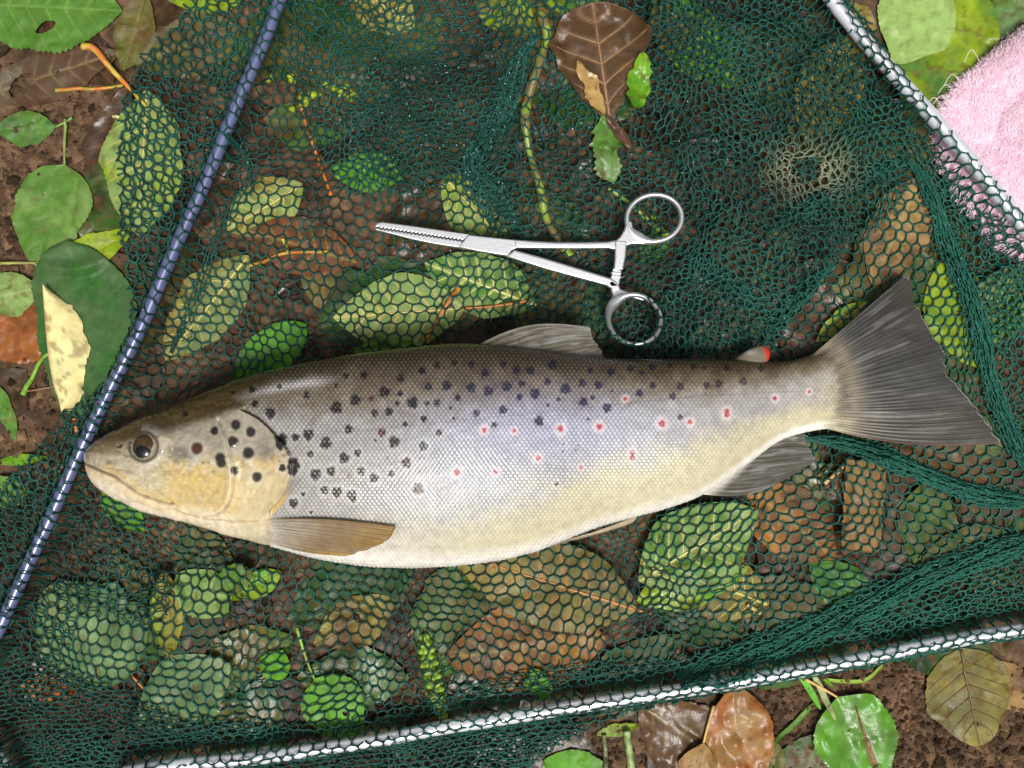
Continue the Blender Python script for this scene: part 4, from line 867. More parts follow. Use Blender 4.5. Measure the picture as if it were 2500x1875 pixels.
# gill cover and head features in photograph pixels
def polydist(px, py, pts):
    q = crom(pts, 60); d = np.full(px.shape, 1e9); tt_ = np.zeros(px.shape)
    for i in range(len(q) - 1):
        a, b = q[i], q[i + 1]; ab = b - a; t = np.clip(((px - a[0]) * ab[0] + (py - a[1]) * ab[1]) / (ab @ ab + 1e-9), 0, 1)
        dx = px - (a[0] + t * ab[0]); dy = py - (a[1] + t * ab[1]); dd = np.hypot(dx, dy); m = dd < d
        d = np.where(m, dd, d); tt_ = np.where(m, (i + t) / 59, tt_)
    return d, tt_
Z1 = 700 / 2212.0
hz = lambda l: [(x * Z1, 900 + y * Z1) for x, y in l]
hm = xs < 760
pu, pv = PU[hm], PV[hm]
GILL = hz([(1860, 330), (2000, 400), (2110, 500), (2210, 620), (2250, 740), (2240, 860), (2180, 980), (2090, 1080), (1990, 1160), (1800, 1190)])
PREO = hz([(1690, 400), (1740, 520), (1770, 640), (1795, 780), (1795, 920), (1760, 1040), (1680, 1120), (1560, 1150)])
MOUTH = hz([(640, 735), (720, 765), (800, 800), (880, 835), (960, 890), (1060, 960), (1170, 1010), (1290, 1050), (1330, 1050)])
MAXU = hz([(820, 765), (920, 775), (1020, 805), (1120, 860), (1220, 940), (1290, 1000), (1335, 1045)])
dG, tG = polydist(pu, pv, GILL); dP, tP = polydist(pu, pv, PREO); dM, tM = polydist(pu, pv, MOUTH); dX, tX = polydist(pu, pv, MAXU)
dS, _ = polydist(pu, pv, hz([(1990, 1160), (1700, 1165), (1500, 1140), (1330, 1090)]))
gill_x = np.interp(pv, [p[1] for p in crom(GILL[:-2], 60)], [p[0] for p in crom(GILL[:-2], 60)])
nape = sstep(1010, 960, pv)
gill_x = gill_x + 40 * nape
inside_head = pu < gill_x
EYE = (351.0, 1091.0); de = np.hypot(pu - EYE[0], pv - EYE[1])
disp = np.zeros(PX.shape)
dh = np.zeros(pu.shape)
gm = np.exp(-(dG / 5.0) ** 2)
dh += np.where(inside_head, 0.0016 * np.exp(-dG / 22), -0.0014 * np.exp(-dG / 9)) * (1 - nape)
dh -= 0.0009 * np.exp(-(dP / 3.0) ** 2); dh += 0.0006 * np.exp(-((dP - 8) / 9) ** 2)
dh -= 0.0016 * np.exp(-(dM / 3.0) ** 2)
dh += 0.0003 * np.exp(-((dM - 13) / 10) ** 2) * (tM > 0.15) * (tM < 0.98)
dh -= 0.00025 * np.exp(-(dX / 3.0) ** 2)
dh -= 0.0004 * np.exp(-(dS / 2.6) ** 2)
dh += 0.0008 * np.exp(-((de - 42) / 9) ** 2) - 0.0014 * np.exp(-(de / 28) ** 4)
dN = np.hypot((pu - 291) / 1.2, pv - 1087); dh -= 0.0012 * np.exp(-(dN / 4.5) ** 2); dh += 0.0004 * np.exp(-((dN - 8) / 4) ** 2)
dh += (0.0010 * (fbm(pu / 30, pv / 22, 71, 4) - 0.5) + 0.0004 * (fbm(pu / 7, pv / 7, 72, 2) - 0.5)) * inside_head
disp[hm] = dh
# scales
body_m = np.ones(PX.shape); body_m[hm] = np.where(nape > 0.02, sstep(-70, 60, pu - gill_x), np.where(inside_head, 0.0, sstep(0, 22, dG)))
wu = PU + 5 * (fbm(PU / 60, PV / 60, 81, 2) - 0.5); wv = PV + 5 * (fbm(PU / 60 + 9, PV / 60, 82, 2) - 0.5)
sxp, syp = 11.0, 15.0
def latd(u, w_): fu = u - np.round(u); fw = w_ - np.round(w_); return np.hypot(fu * sxp, fw * syp)
d1 = np.minimum(latd(wu / sxp, wv / syp), latd(wu / sxp + 0.5, wv / syp + 0.5))
dome = np.clip(1 - (d1 / 6.6) ** 2, 0, 1)
rear = sstep(1350, 1900, PU)
disp += body_m * dome * 0.00052 * (1 - 0.6 * rear) * (0.7 + 0.6 * fbm(PU / 40, PV / 40, 83, 2))
nz = np.abs(np.sin(th))[None]; ny = np.cos(th)[None]
ZZ = ZZ + disp * nz * np.sign(sv)[None]
XY[..., 1] += disp * ny * 0.8
# --- colour
def mixc(C, c, k): k = np.clip(k, 0, 1)[..., None]; return C * (1 - k) + (lin(c) if not hasattr(c, 'ndim') else c) * k
nzv = fbm(PU / 45, PV / 45, 91, 4); nf = fbm(PU / 9, PV / 9, 92, 3)
vb = v + 0.16 * (nzv - 0.5) + 0.05 * (nf - 0.5)
C = np.zeros(PX.shape + (3,)) + lin((66, 52, 28))
line_back = np.interp(xs, [206, 300, 420, 560, 700, 900, 1200, 1500, 1800, 2095], [0.24, 0.28, 0.26, 0.13, 0.09, 0.12, 0.15, 0.12, 0.11, 0.10])[:, None]
C = mixc(C, (112, 100, 80), sstep(line_back - 0.08, line_back + 0.10, vb))
C = mixc(C, (166, 166, 168), sstep(line_back + 0.05, line_back + 0.30, vb))
C = mixc(C, (146, 140, 130), sstep(line_back + 0.05, line_back + 0.30, vb) * sstep(1150, 800, PU) * 0.65)
C = C * (0.88 + 0.24 * fbm(PU / 110, PV / 40, 93, 3))[..., None]
lav = np.exp(-(((PU - 1310) / 230) ** 2 + ((PV - 1040) / 75) ** 2)); C = mixc(C, (172, 172, 200), lav * 0.6)
C = mixc(C, (152, 144, 134), sstep(1550, 1850, PU) * sstep(0.15, 0.3, vb) * 0.55)
yl = np.interp(xs, [206, 600, 800, 1000, 1200, 1400, 1600, 1800, 1950, 2095], [0.9, 0.84, 0.80, 0.76, 0.72, 0.64, 0.59, 0.58, 0.64, 0.74])[:, None]
C = mixc(C, (196, 187, 152), sstep(yl - 0.12, yl + 0.14, vb) * 0.9 * (0.45 + 0.55 * sstep(800, 1300, PU)))
C = mixc(C, (226, 220, 208), sstep(yl - 0.03, yl + 0.12, vb) * sstep(1150, 700, PU) * 0.8)
wl_ = np.interp(xs, [206, 700, 900, 1100, 1400, 1700, 1900, 2095], [0.80, 0.82, 0.90, 0.92, 0.93, 0.92, 0.88, 0.90])[:, None]
C = mixc(C, (232, 228, 218), sstep(wl_ - 0.04, wl_ + 0.06, v))
latl = np.exp(-((PV - np.interp(PU, [640, 900, 1300, 1700, 2090], [1075, 1050, 1010, 968, 948])) / 1.6) ** 2) * body_m
C = C * (1 - 0.22 * latl)[..., None]
C = mixc(C, (176, 164, 120), np.exp(-(((PU - 2050) / 60) ** 2 + ((PV - 960) / 50) ** 2)) * 0.5)
C = mixc(C, (140, 130, 112), sstep(2010, 2085, PU + 30 * (fbm(PV / 9, PU / 60, 66, 2) - 0.5)) * 0.9)
C *= (0.86 + 0.28 * nf)[..., None]
streak = np.exp(-((PV - np.interp(PU, [540, 620, 700, 820], [985, 962, 944, 928])) / 11) ** 2) * sstep(530, 600, PU) * sstep(850, 740, PU)
C = mixc(C, (206, 204, 202), streak * 0.7)
# scale pattern: darker pockets between pale scale centres that also carry painted glints
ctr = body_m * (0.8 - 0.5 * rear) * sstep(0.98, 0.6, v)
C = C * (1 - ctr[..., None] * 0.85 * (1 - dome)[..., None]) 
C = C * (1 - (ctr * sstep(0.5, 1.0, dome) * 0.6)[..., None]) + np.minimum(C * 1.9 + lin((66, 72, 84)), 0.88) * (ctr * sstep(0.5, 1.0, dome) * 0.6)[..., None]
# head colours
Ch = C[hm]
hd = inside_head
vv_ = v[hm]
hc = np.zeros(pu.shape + (3,)) + lin((68, 55, 28))
ln = 992 + (pu - 411) * -0.30 + 62 - 40 * sstep(330, 206, pu)
hc = mixc(hc, (176, 164, 138), sstep(-18, 26, pv - ln))
hc = mixc(hc, (198, 172, 112), sstep(1095, 1150, pv + 0.10 * (pu - 400)) * sstep(360, 440, pu) * (0.6 + 0.5 * fbm(pu / 22, pv / 30, 44, 3)))
hc = mixc(hc, (194, 168, 104), np.exp(-(((pu - 478) / 60) ** 2 + ((pv - 1170) / 34) ** 2)) * 0.8)
hc = mixc(hc, (224, 210, 180), sstep(1216, 1262, pv + 0.0 * pu - 0.12 * (pu - 420)) * sstep(300, 400, pu))
low = (pv > np.interp(pu, [p[0] for p in MOUTH], [p[1] for p in MOUTH])) & (pu < 430)
hc = mixc(hc, (212, 190, 150), low * 0.9); hc = mixc(hc, (228, 214, 190), low * sstep(8, 30, dM) * 0.8)
hc = mixc(hc, (198, 170, 104), np.exp(-((dM - 12) / 11) ** 2) * (~low) * (tM > 0.2) * 0.6)
hc = mixc(hc, (70, 52, 32), np.exp(-(dM / 2.4) ** 2) * 0.75); hc = mixc(hc, (150, 120, 70), np.exp(-(dX / 2.0) ** 2) * 0.4)
upk_ = sstep(400, 450, pu) * sstep(-5, 25, pv - ln) * sstep(1180, 1120, pv)
hc = mixc(hc, (196, 190, 182), np.exp(-((de - 46) / 10) ** 2) * 0.35 * (pu > EYE[0] - 5)); hc = mixc(hc, (52, 44, 36), np.exp(-((de - 35) / 4.5) ** 2) * 0.8)
hc = mixc(hc, (206, 206, 204), sstep(0.56, 0.68, fbm(pu / 16 - pv / 40, pv / 12, 49, 3)) * upk_ * 0.5)
hc = mixc(hc, (86, 70, 38), sstep(330, 260, pu) * sstep(1118, 1100, pv) * 0.7)
hc = mixc(hc, (60, 50, 34), np.exp(-(dN / 5) ** 2) * 0.9)
hc = mixc(hc, (226, 214, 186), np.exp(-((dP - 5) / 3.5) ** 2) * 0.5); hc = mixc(hc, (110, 86, 50), np.exp(-(dP / 2.2) ** 2) * 0.35)
for (x, y, rx, ry, kk) in [(1400, 650, 95, 55, 0.95), (2040, 630, 100, 65, 0.9), (1420, 480, 130, 40, 0.5), (1620, 500, 90, 50, 0.4), (1850, 600, 220, 130, 0.3)]:
    hc = mixc(hc, (74, 76, 78), np.exp(-(((pu - x * Z1) / (rx * Z1)) ** 2 + ((pv - 900 - y * Z1) / (ry * Z1)) ** 2)) * kk)
stk = sstep(0.60, 0.74, fbm(pu / 34 + pv / 60, pv / 7, 46, 3)) * inside_head * sstep(1120, 1160, pv)
hc = mixc(hc, (232, 220, 184), stk * 0.25)
fl = sstep(0.58, 0.70, fbm(pu / 12, pv / 9, 47, 3)) * sstep(20, 60, de) * sstep(-10, 30, pv - ln); hc = mixc(hc, (206, 196, 172), fl * 0.35)
dkp = sstep(0.60, 0.72, fbm(pu / 18, pv / 12, 48, 3)) * sstep(1180, 1120, pv); hc = mixc(hc, (92, 78, 50), dkp * 0.5)
hc *= (0.80 + 0.40 * fbm(pu / 8, pv / 8, 45, 3))[..., None]
upk = sstep(1150, 1085, pv + 0.05 * (pu - 500)) * sstep(-10, 20, pv - ln) * sstep(400, 470, pu)
hc = mixc(hc, (146, 138, 122), upk * 0.75)
rearop = sstep(560, 610, pu) * sstep(1120, 1160, pv) ; hc = mixc(hc, (196, 182, 146), rearop * 0.6)
hb = sstep(1, -1, (pu - gill_x) / (5 + 90 * nape)); hd_s = nape
Ch = Ch * (1 - hb[..., None]) + hc * hb[..., None]
Ch = mixc(Ch, (70, 56, 34), np.exp(-(np.maximum(0, dG - 1) / 3.5) ** 2) * (pu > gill_x - 3) * 0.55 * (1 - nape))
Ch = mixc(Ch, (214, 182, 96), np.exp(-((dG - 7) / 6) ** 2) * (~hd) * sstep(1190, 1230, pv) * 0.8)
Ch = mixc(Ch, (150, 118, 64), np.exp(-(dS / 2.2) ** 2) * 0.5)
C[hm] = Ch
# spots (photograph zoom coordinates)
def z4(l, ox, oy): return [(ox + x * Z1, oy + y * Z1, r * Z1) for x, y, r in l]
black = z4([(50, 165, 25), (70, 275, 25), (190, 345, 38), (275, 545, 46), (270, 590, 36), (385, 530, 28), (485, 510, 40), (620, 575, 45), (370, 740, 48), (365, 790, 36), (540, 815, 42), (500, 660, 26), (285, 765, 28), (370, 1035, 36), (445, 965, 18), (505, 1105, 15), (610, 935, 32), (705, 950, 40), (815, 970, 38), (830, 1000, 26), (660, 790, 35), (760, 690, 40), (865, 650, 28), (890, 790, 32), (990, 840, 36), (1125, 810, 26), (1240, 725, 38), (1330, 925, 42), (1145, 565, 42), (1050, 495, 30), (1370, 600, 34), (1490, 495, 24), (1230, 430, 20), (795, 470, 32), (700, 305, 45), (845, 245, 40), (970, 235, 20), (1070, 180, 38), (1190, 195, 22), (1170, 270, 18), (1290, 265, 42), (1400, 270, 20), (1475, 265, 26), (995, 345, 28), (1105, 335, 30), (1375, 390, 25), (1410, 140, 30), (1550, 135, 38), (1740, 150, 36), (1870, 175, 36), (2015, 140, 36), (2130, 120, 26), (2110, 220, 22), (1635, 230, 24), (1780, 345, 26), (1985, 320, 32), (1605, 385, 12), (1915, 435, 22), (1580, 305, 14), (775, 60, 24), (910, 55, 26), (1195, 80, 28), (1360, 20, 30), (1845, 35, 28), (2090, 20, 30), (470, 210, 26), (700, 135, 16), (260, 140, 18), (1000, 555, 14), (1475, -22, 26), (1610, -42, 24), (1740, -32, 26), (1985, -32, 26)], 600, 900)
black += z4([(195, 1440, 32), (300, 1440, 32), (470, 1400, 35), (760, 1440, 22), (920, 1450, 30), (1070, 1425, 28), (1240, 1410, 28), (1160, 1455, 18), (1380, 1400, 18), (1555, 1410, 24), (1640, 1420, 18), (1815, 1420, 26), (2080, 1425, 24)], 1200, 450)
black += z4([(120, 140, 34), (430, 105, 26), (335, 195, 38), (215, 225, 22), (570, 160, 38), (515, 240, 16), (435, 285, 14), (700, 115, 28), (825, 130, 30), (710, 260, 32), (780, 225, 18), (890, 305, 34), (365, 405, 36), (1140, 190, 28), (1245, 130, 26), (1455, 140, 28), (1395, 215, 28), (1455, 375, 20), (1660, 130, 26), (1755, 115, 30), (1940, 100, 30), (500, 885, 16), (745, 390, 12), (555, 580, 9), (550, 640, 9), (650, 625, 8), (670, 590, 8), (930, 175, 10)], 1200, 900)
headsp = z4([(40, 490, 38), (25, 650, 40), (85, 835, 38)], 600, 900) + z4([(1820, 435, 38), (1935, 490, 36), (1655, 480, 32), (1800, 565, 42), (1520, 615, 45), (1915, 650, 45), (1700, 690, 42), (1708, 725, 40), (1810, 785, 32), (1985, 835, 36), (2090, 345, 36), (1970, 270, 24), (1800, 185, 16), (1430, 345, 20)], 0, 900)
red = z4([(1630, 800, 28), (1840, 475, 22), (2070, 480, 18)], 600, 900) + z4([(30, 795, 22), (530, 465, 28), (830, 450, 27), (1315, 425, 30), (1530, 412, 22), (1085, 650, 24), (1085, 685, 24), (1815, 330, 24), (1815, 355, 24), (2185, 230, 20), (360, 690, 22), (690, 760, 16), (1030, 235, 18)], 1200, 900) + z4([(555, 178, 15)], 1800, 900)
brown = z4([(970, 235, 20), (1095, 690, 20), (800, 825, 20), (1340, 795, 18), (1050, 495, 32), (1490, 495, 22), (1330, 925, 34), (1240, 710, 20)], 600, 900)
brown += z4([(1520, 615, 40)], 0, 900)
rsp = np.random.default_rng(5)
def spotmask(list_, grow, soft, rough):
    K = np.zeros(PX.shape)
    for (x, y, r) in list_:
        i0, i1 = np.searchsorted(xs, x - 90), np.searchsorted(xs, x + 90)
        du = PU[i0:i1] - x; dv = PV[i0:i1] - y
        an = np.arctan2(dv, du); ph = rsp.uniform(0, 6.28); e = 1 + rough * (np.sin(3 * an + ph) * 0.5 + np.sin(5 * an + 2 * ph) * 0.5)
        d = np.hypot(du, dv * 0.95) / (r * grow * e)
        K[i0:i1] = np.maximum(K[i0:i1], sstep(1 + soft, 1 - soft, d))
    return K
C = mixc(C, (222, 216, 210), spotmask(black, 1.7, 0.4, 0.05) * 0.30 * sstep(0.34, 0.55, v))
C = mixc(C, (226, 212, 212), spotmask(red, 1.8, 0.5, 0.05) * 0.55)
C = mixc(C, (206, 196, 176), spotmask(headsp, 1.6, 0.4, 0.03) * 0.4 * sstep(0.25, 0.4, v))
kb = np.maximum(spotmask(black, 1.0, 0.2, 0.2), spotmask(headsp, 1.0, 0.32, 0.04)); fade = 1 - 0.25 * rear
glint = body_m * sstep(0.72, 0.98, dome) * (0.15 + 0.5 * (fbm(PU / 7, PV / 7, 94, 1) > 0.5))  # glint lets the painted scale glints break up the dark spots
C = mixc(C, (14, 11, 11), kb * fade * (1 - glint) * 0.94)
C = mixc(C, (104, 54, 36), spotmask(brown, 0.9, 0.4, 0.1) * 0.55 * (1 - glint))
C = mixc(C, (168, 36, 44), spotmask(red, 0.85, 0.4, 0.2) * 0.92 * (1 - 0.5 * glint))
# violet sheen over the mid-flank spots
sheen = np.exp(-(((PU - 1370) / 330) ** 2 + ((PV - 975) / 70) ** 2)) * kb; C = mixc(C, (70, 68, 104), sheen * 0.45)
V = np.concatenate([XY, ZZ[..., None]], -1).reshape(-1, 3); nt_ = len(th)
F = [gridF(NX, nt_, True), np.arange(nt_)[None, ::-1].copy(), (np.arange(nt_) + (NX - 1) * nt_)[None]]
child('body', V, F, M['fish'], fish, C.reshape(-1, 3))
# surface height lookup for things that sit on the flank
G = np.concatenate([XY, ZZ[..., None]], -1)[:, :NV]; PUg, PVg = PU[:, :NV], PV[:, :NV]
def on_skin(x, y):
    k = np.argmin((PUg - x) ** 2 + (PVg - y) ** 2); return G.reshape(-1, 3)[k]

# eye
def dome_mesh(c, rx, ry, hgt, n=28, m=48, p=2.0):
    r = np.linspace(0, 1, n)[:, None] ** 0.8; a = np.linspace(0, 2 * np.pi, m, endpoint=False)[None]
    return np.stack([c[0] + rx * r * np.cos(a), c[1] + ry * r * np.sin(a), c[2] + hgt * np.sqrt(np.clip(1 - r ** p, 0, 1)) + 0 * a], -1).reshape(-1, 3), r, a
ec = on_skin(*EYE); er = 33 * S * 0.9
Ve, r, a = dome_mesh(ec + [0, 0, -0.0006], er, er, 0.0024)
ce = np.zeros((28, 48, 3)) + lin((46, 35, 20)); up_ = 0.5 + 0.5 * np.sin(a) * r
ce = ce * (1 - up_[..., None] * 0.25) + lin((120, 84, 36)) * up_[..., None] * 0.25
ce = ce * (0.6 + 0.7 * vnoise(a * 4 + 0 * r, r * 4 + 0 * a, 5))[..., None]
ce = ce * (1 - sstep(0.82, 1.0, r)[..., None] * 0.85)
eye = child('eye', Ve, gridF(28, 48, True), M['eye'], fish, ce.reshape(-1, 3))
Vp, r, a = dome_mesh(ec + [-2 * S, -8 * S, 0.0009], er * 0.64, er * 0.64, 0.0012, 14, 32)
child('pupil', Vp, gridF(14, 32, True), M['eye'], eye, np.tile(lin((8, 10, 14)), (len(Vp), 1)))

# fins: fan of rays between a base line and an outer line
def fin(name, base, tip, n_ray, zb, zt, cfn, parent=fish, nu=150, nv=70, bulge=0.0, ridge=0.00022, seed=1, zref=0.02, hump=0.0, ragged=0.0, label=None, thick=0.0007, zfn=None, fade=0.0):
    b = crom(base, nu); t = crom(tip, nu); s = np.linspace(0, 1, nu)[:, None]; w = np.linspace(0, 1, nv)[None]
    bu = bulge if isinstance(bulge, tuple) else (bulge, bulge)
    jag = ragged * (vnoise(np.linspace(0, n_ray * 0.9, nu), np.zeros(nu), seed) - 0.6)[:, None]
    ww = w * (1 + jag * w ** 3)
    P = b[:, None] + (t - b)[:, None] * ww[..., None]
    d = t - b; nn = np.stack([-d[:, 1], d[:, 0]], 1); P = P + nn[:, None] * (np.sin(np.pi * w) * (bu[0] * np.clip(1 - 2 * s, 0, 1) - bu[1] * np.clip(2 * s - 1, 0, 1)))[..., None]
    ph = s * n_ray + 0.9 * (fbm(s * n_ray * 0.35, s * 0 + seed, seed, 2) - 0.5); branch = sstep(0.35, 0.75, w)
    rayv = (0.5 + 0.5 * np.cos(2 * np.pi * ph)) ** 1.5 * (1 - 0.5 * branch) + 0.5 * branch * (0.5 + 0.5 * np.cos(4 * np.pi * ph)) ** 1.5
    xy = W(P, zref)
    z = np.asarray(zb)*np.ones((nu, 1)) * (1 - w) + np.asarray(zt) * np.ones((nu, 1)) * w + hump * np.sin(np.pi * w) + ridge * rayv * (1 - 0.6 * w) + 0.0009 * (fbm(s * 6 + 0 * w, w * 2.0 + 0 * s, seed, 3) - 0.5)
    if zfn is not None: z = zfn(P, z, w, s)
    Cf = cfn(s + 0 * w, w + 0 * s, rayv, P)
    al = (0.90 - 0.10 * sstep(0.3, 1.0, w) + 0 * s) * (sstep(0.0, fade, w + 0.10 * fade * np.sin(s * 60)) if fade else 1.0)
    Cf = np.concatenate([Cf, al[..., None]], -1)
    V1 = np.concatenate([xy, z[..., None]], -1)
    tk = thick * (1 - 0.8 * w) + 0 * s + 0.00008
    V2 = V1.copy(); V2[..., 2] -= tk
    k = nu * nv; g = gridF(nu, nv)
    bd = np.concatenate([np.arange(nv), np.arange(1, nu) * nv + nv - 1, np.arange(nv - 2, -1, -1) + (nu - 1) * nv, np.arange(nu - 2, 0, -1) * nv])
    rim = np.stack([bd, np.roll(bd, -1), np.roll(bd, -1) + k, bd + k], 1)
    o = child(name, np.vstack([V1.reshape(-1, 3), V2.reshape(-1, 3)]), [g, g[:, ::-1] + k, rim], M['fin'], parent, np.vstack([Cf.reshape(-1, 4)] * 2))
    if label: tag(o, label)
    return o
def ctail(s, w, ray, P):
    C = np.zeros(s.shape + (3,)) + lin((84, 82, 76)); C = mixc(C, (58, 57, 54), ray * 0.28 + 0.45 * fbm(s * 60, w * 1.2, 67, 3) * sstep(0.1, 0.3, w))
    C = mixc(C, (66, 60, 46), sstep(0.35, 0.9, w) * sstep(0.62, 0.2, s) * 0.7); C = mixc(C, (100, 94, 74), sstep(0.5, 1.0, s) * 0.5)
    st = sstep(0.60, 0.72, fbm(s * 46, w * 3.0, 61, 2)); C = mixc(C, (170, 168, 162), st * sstep(0.1, 0.3, w) * sstep(1.0, 0.7, w) * 0.4)  # st paints pale glint streaks along the tail rays
    C = mixc(C, (132, 121, 103), sstep(0.36, 0.10, w + 0.12 * (fbm(s * 40, w * 2, 68, 2) - 0.5))); C = mixc(C, (170, 110, 96), sstep(0.985, 1.0, s) * 0.7)
    C = mixc(C, (206, 196, 160), sstep(0.74, 0.9, s) * sstep(0.22, 0.06, w)); C = mixc(C, (150, 138, 120), sstep(0.08, 0.0, w) * sstep(0.8, 0.6, s))
    C = C * (1 - 0.52 * sstep(0.12, 0.45, w))[..., None]
    return C * (0.85 + 0.3 * fbm(s * 30, w * 8, 62, 3))[..., None]
i0 = np.searchsorted(xs, 2016); zt0 = float(zm[i0] + thick[i0] * 0.80)
fin('tail_fin', [(1978, 872), (2010, 880), (2030, 915), (2036, 952), (2030, 990), (2012, 1025), (1992, 1040)], [(2219, 667), (2232, 700), (2250, 752), (2278, 805), (2308, 858), (2322, 908), (2356, 948), (2388, 996), (2428, 1040), (2447, 1084)], 34, zt0 + 0.0004, 0.0132, ctail, bulge=(0.0, -0.05), seed=3, zref=0.016, ragged=0.05, nu=300, nv=90, ridge=0.00016, fade=0.2)
def cdors(s, w, ray, P):
    C = np.zeros(s.shape + (3,)) + lin((108, 102, 86)); C = mixc(C, (80, 72, 54), ray * 0.5); C = mixc(C, (176, 176, 176), sstep(0.56, 0.76, fbm(s * 30, w * 3, 63, 2)) * 0.4)
    C = mixc(C, (100, 86, 58), sstep(0.25, 0.0, w)); C = mixc(C, (60, 48, 40), sstep(0.70, 0.76, fbm(P[..., 0] / 16, P[..., 1] / 16, 64, 2)) * 0.8 * sstep(0.5, 0.2, w)); return C * 0.75
zd = np.interp(np.linspace(1165, 1482, 150), xs, zm)[:, None]
fin('dorsal_fin', [(1160, 846), (1220, 850), (1300, 862), (1400, 874), (1482, 884)], [(1432, 797), (1447, 803), (1453, 822), (1458, 836), (1470, 852), (1482, 868), (1494, 880)], 13, zd, zd - 0.006, cdors, bulge=-0.10, seed=5, zref=0.030, ragged=0.06)
def cpec(s, w, ray, P):
    C = np.zeros(s.shape + (3,)) + lin((196, 186, 168)); C = mixc(C, (140, 120, 92), sstep(0.15, 0.6, w)); C = mixc(C, (146, 112, 38), sstep(0.6, 0.98, w) * 0.9 * sstep(0.75, 0.3, s)); C = mixc(C, (190, 150, 46), sstep(0.6, 1.0, s) * sstep(0.5, 0.9, w) * 0.8)
    C = mixc(C, (104, 78, 40), ray * 0.45); return mixc(C, (110, 84, 40), sstep(0.1, 0.0, s) * 0.5)
def zpec(P, z, w, s):
    out_ = np.zeros(P.shape[:2])
    k = H / (H - 0.045)
    # lies against the flank: follow the skin height
    xi = np.clip(np.interp(P[..., 0], xs, np.arange(NX)), 0, NX - 1).astype(int)
    f = np.clip((P[..., 1] - mid[xi]) / hh[xi], -0.999, 0.999)
    return zm[xi] + thick[xi] * np.sqrt(1 - f ** 2) ** 0.92 + 0.0011 + 0.0012 * w + (z - 0.03) * 1.0
zpx = ZB + 0.030
def pm(l):  # photographed on the flank at about 40 mm: bring to the mid-plane pixel scale
    return [tuple((np.array(p) - [1250, 937.5]) * ((H - 0.036) / (H - ZREF)) + [1250, 937.5]) for p in l]
fin('pectoral_fin', pm([(632, 1264), (634, 1280), (632, 1298), (626, 1312)]), pm([(976, 1267), (979, 1282), (966, 1301), (938, 1315), (900, 1330), (872, 1341), (842, 1345)]), 13, 0.03, 0.03, cpec, bulge=-0.04, seed=7, zref=ZREF, ragged=0.05, zfn=zpec, ridge=0.0003, fade=0.45)
def canal(s, w, ray, P):
    C = np.zeros(s.shape + (3,)) + lin((100, 96, 84)); C = mixc(C, (66, 62, 50), ray * 0.5); C = mixc(C, (180, 180, 178), sstep(0.56, 0.76, fbm(s * 26, w * 3, 65, 2)) * 0.4 * sstep(0.1, 0.3, w)); return mixc(C * 0.72, (206, 202, 190), sstep(0.2, 0.0, w))
za = np.interp(np.linspace(1715, 1900, 150), xs, zm)[:, None]
fin('anal_fin', [(1706, 1204), (1760, 1168), (1830, 1116), (1900, 1076)], [(1950, 1160), (1985, 1138), (1998, 1124), (1988, 1108), (1978, 1090), (1974, 1062)], 12, za, 0.0135, canal, bulge=0.10, seed=9, zref=0.018, ragged=0.05)
def cpel(s, w, ray, P):
    C = np.zeros(s.shape + (3,)) + lin((176, 160, 130)); C = mixc(C, (120, 96, 62), ray * 0.5); return mixc(C, (214, 212, 206), sstep(0.6, 1.0, s))
fin('pelvic_fin', [(1340, 1325), (1352, 1330)], [(1556, 1262), (1556, 1268), (1540, 1282), (1480, 1302), (1420, 1318), (1385, 1326)], 9, float(np.interp(1345, xs, zm)), float(np.interp(1540, xs, zm)) - 0.001, cpel, bulge=0.03, seed=11, zref=0.028)
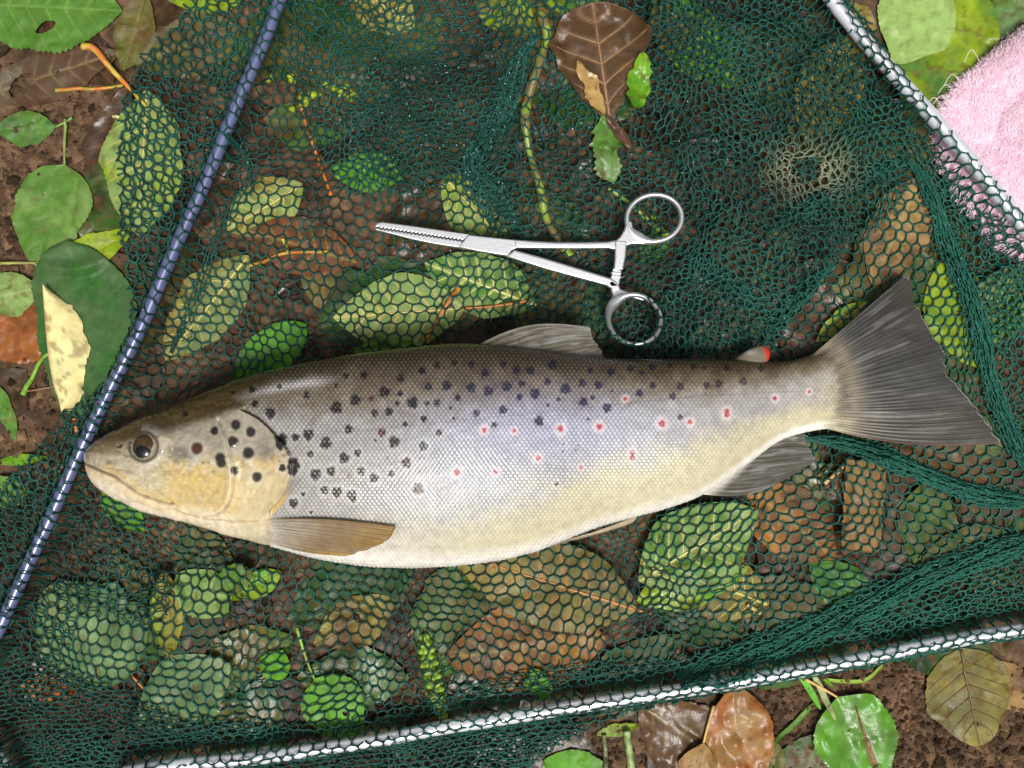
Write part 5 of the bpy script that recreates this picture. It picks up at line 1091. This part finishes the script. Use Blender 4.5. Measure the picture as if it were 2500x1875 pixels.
# adipose fin: a small fleshy lobe
b = crom([(1790, 884), (1815, 866), (1840, 850), (1865, 843), (1884, 848), (1890, 862), (1886, 878), (1874, 886)], 60); c0 = np.array([1835, 884.0])
rr = np.linspace(1, 0.0, 14)[:, None, None]; P = c0 + (b - c0)[None] * rr; xy = W(P, 0.024)
zf_ = float(np.interp(1840, xs, zm)); z = zf_ + 0.0022 * np.sqrt(np.clip(1 - rr[..., 0] ** 2, 0, 1)) + 0 * P[..., 0]
V1 = np.concatenate([xy, z[..., None]], -1).reshape(-1, 3); V2 = V1.copy(); V2[:, 2] = 2 * zf_ - V2[:, 2] - 0.0001
Ca = np.zeros(P.shape[:2] + (3,)) + lin((112, 104, 88)); Ca = mixc(Ca, (188, 44, 30), sstep(1868, 1882, P[..., 0] + 0.25 * (860 - P[..., 1]))); Ca = mixc(Ca, (206, 206, 204), np.exp(-(((P[..., 0] - 1838) / 16) ** 2 + ((P[..., 1] - 860) / 7) ** 2)) * 0.3)  # grey lobe, red tip, and a painted pale highlight in the middle
g = gridF(14, 60); k = len(V1)
tag(child('adipose_fin', np.vstack([V1, V2]), [g, g[:, ::-1] + k], M['fish'], fish, np.vstack([Ca.reshape(-1, 3)] * 2)), 'small fleshy grey fin with a red tip')

# ------------------------------------------------------------------ water droplets caught in the netting
ang = np.linspace(0, 2 * np.pi, 6, endpoint=False)
dv = np.vstack([[0, 0, 1.0]] + [np.stack([np.sin(t) * np.cos(ang), np.sin(t) * np.sin(ang), np.full(6, np.cos(t))], 1) for t in (0.9, 1.8)])
df3 = np.array([[0, 1 + i, 1 + (i + 1) % 6] for i in range(6)]); df4 = np.array([[1 + i, 7 + i, 7 + (i + 1) % 6, 1 + (i + 1) % 6] for i in range(6)])
NVt = np.vstack([p[0] for p in net_parts]); pick = NVt[rng.integers(0, len(NVt), 9000)]
ppx, ppy = world_px(pick[:, 0], pick[:, 1])
wgt = 0.10 + 0.9 * np.exp(-(((ppx - 1150) / 330) ** 2 + ((ppy - 380) / 260) ** 2))
pick = pick[(rng.random(len(pick)) < wgt * 0.45) & ~inpoly(np.stack([ppx, ppy], 1), FISH_POLY)]
rd = rng.uniform(0.00016, 0.00038, len(pick))
DV = (pick[:, None] + [0, 0, 0.0004] + dv[None] * rd[:, None, None]).reshape(-1, 3); bs = np.arange(len(pick))[:, None, None] * len(dv)
M['water'] = mat_attr('water_drop', 0.04, 1.0, coat=1.0, coat_rough=0.02)
tag(mk('water_droplets', DV, [(bs + df3).reshape(-1, 3), (bs + df4).reshape(-1, 4)], M['water'], colr=np.tile(lin((120, 150, 150)), (len(DV), 1))), 'tiny water droplets caught in the wet netting', 'droplets', kind='stuff')
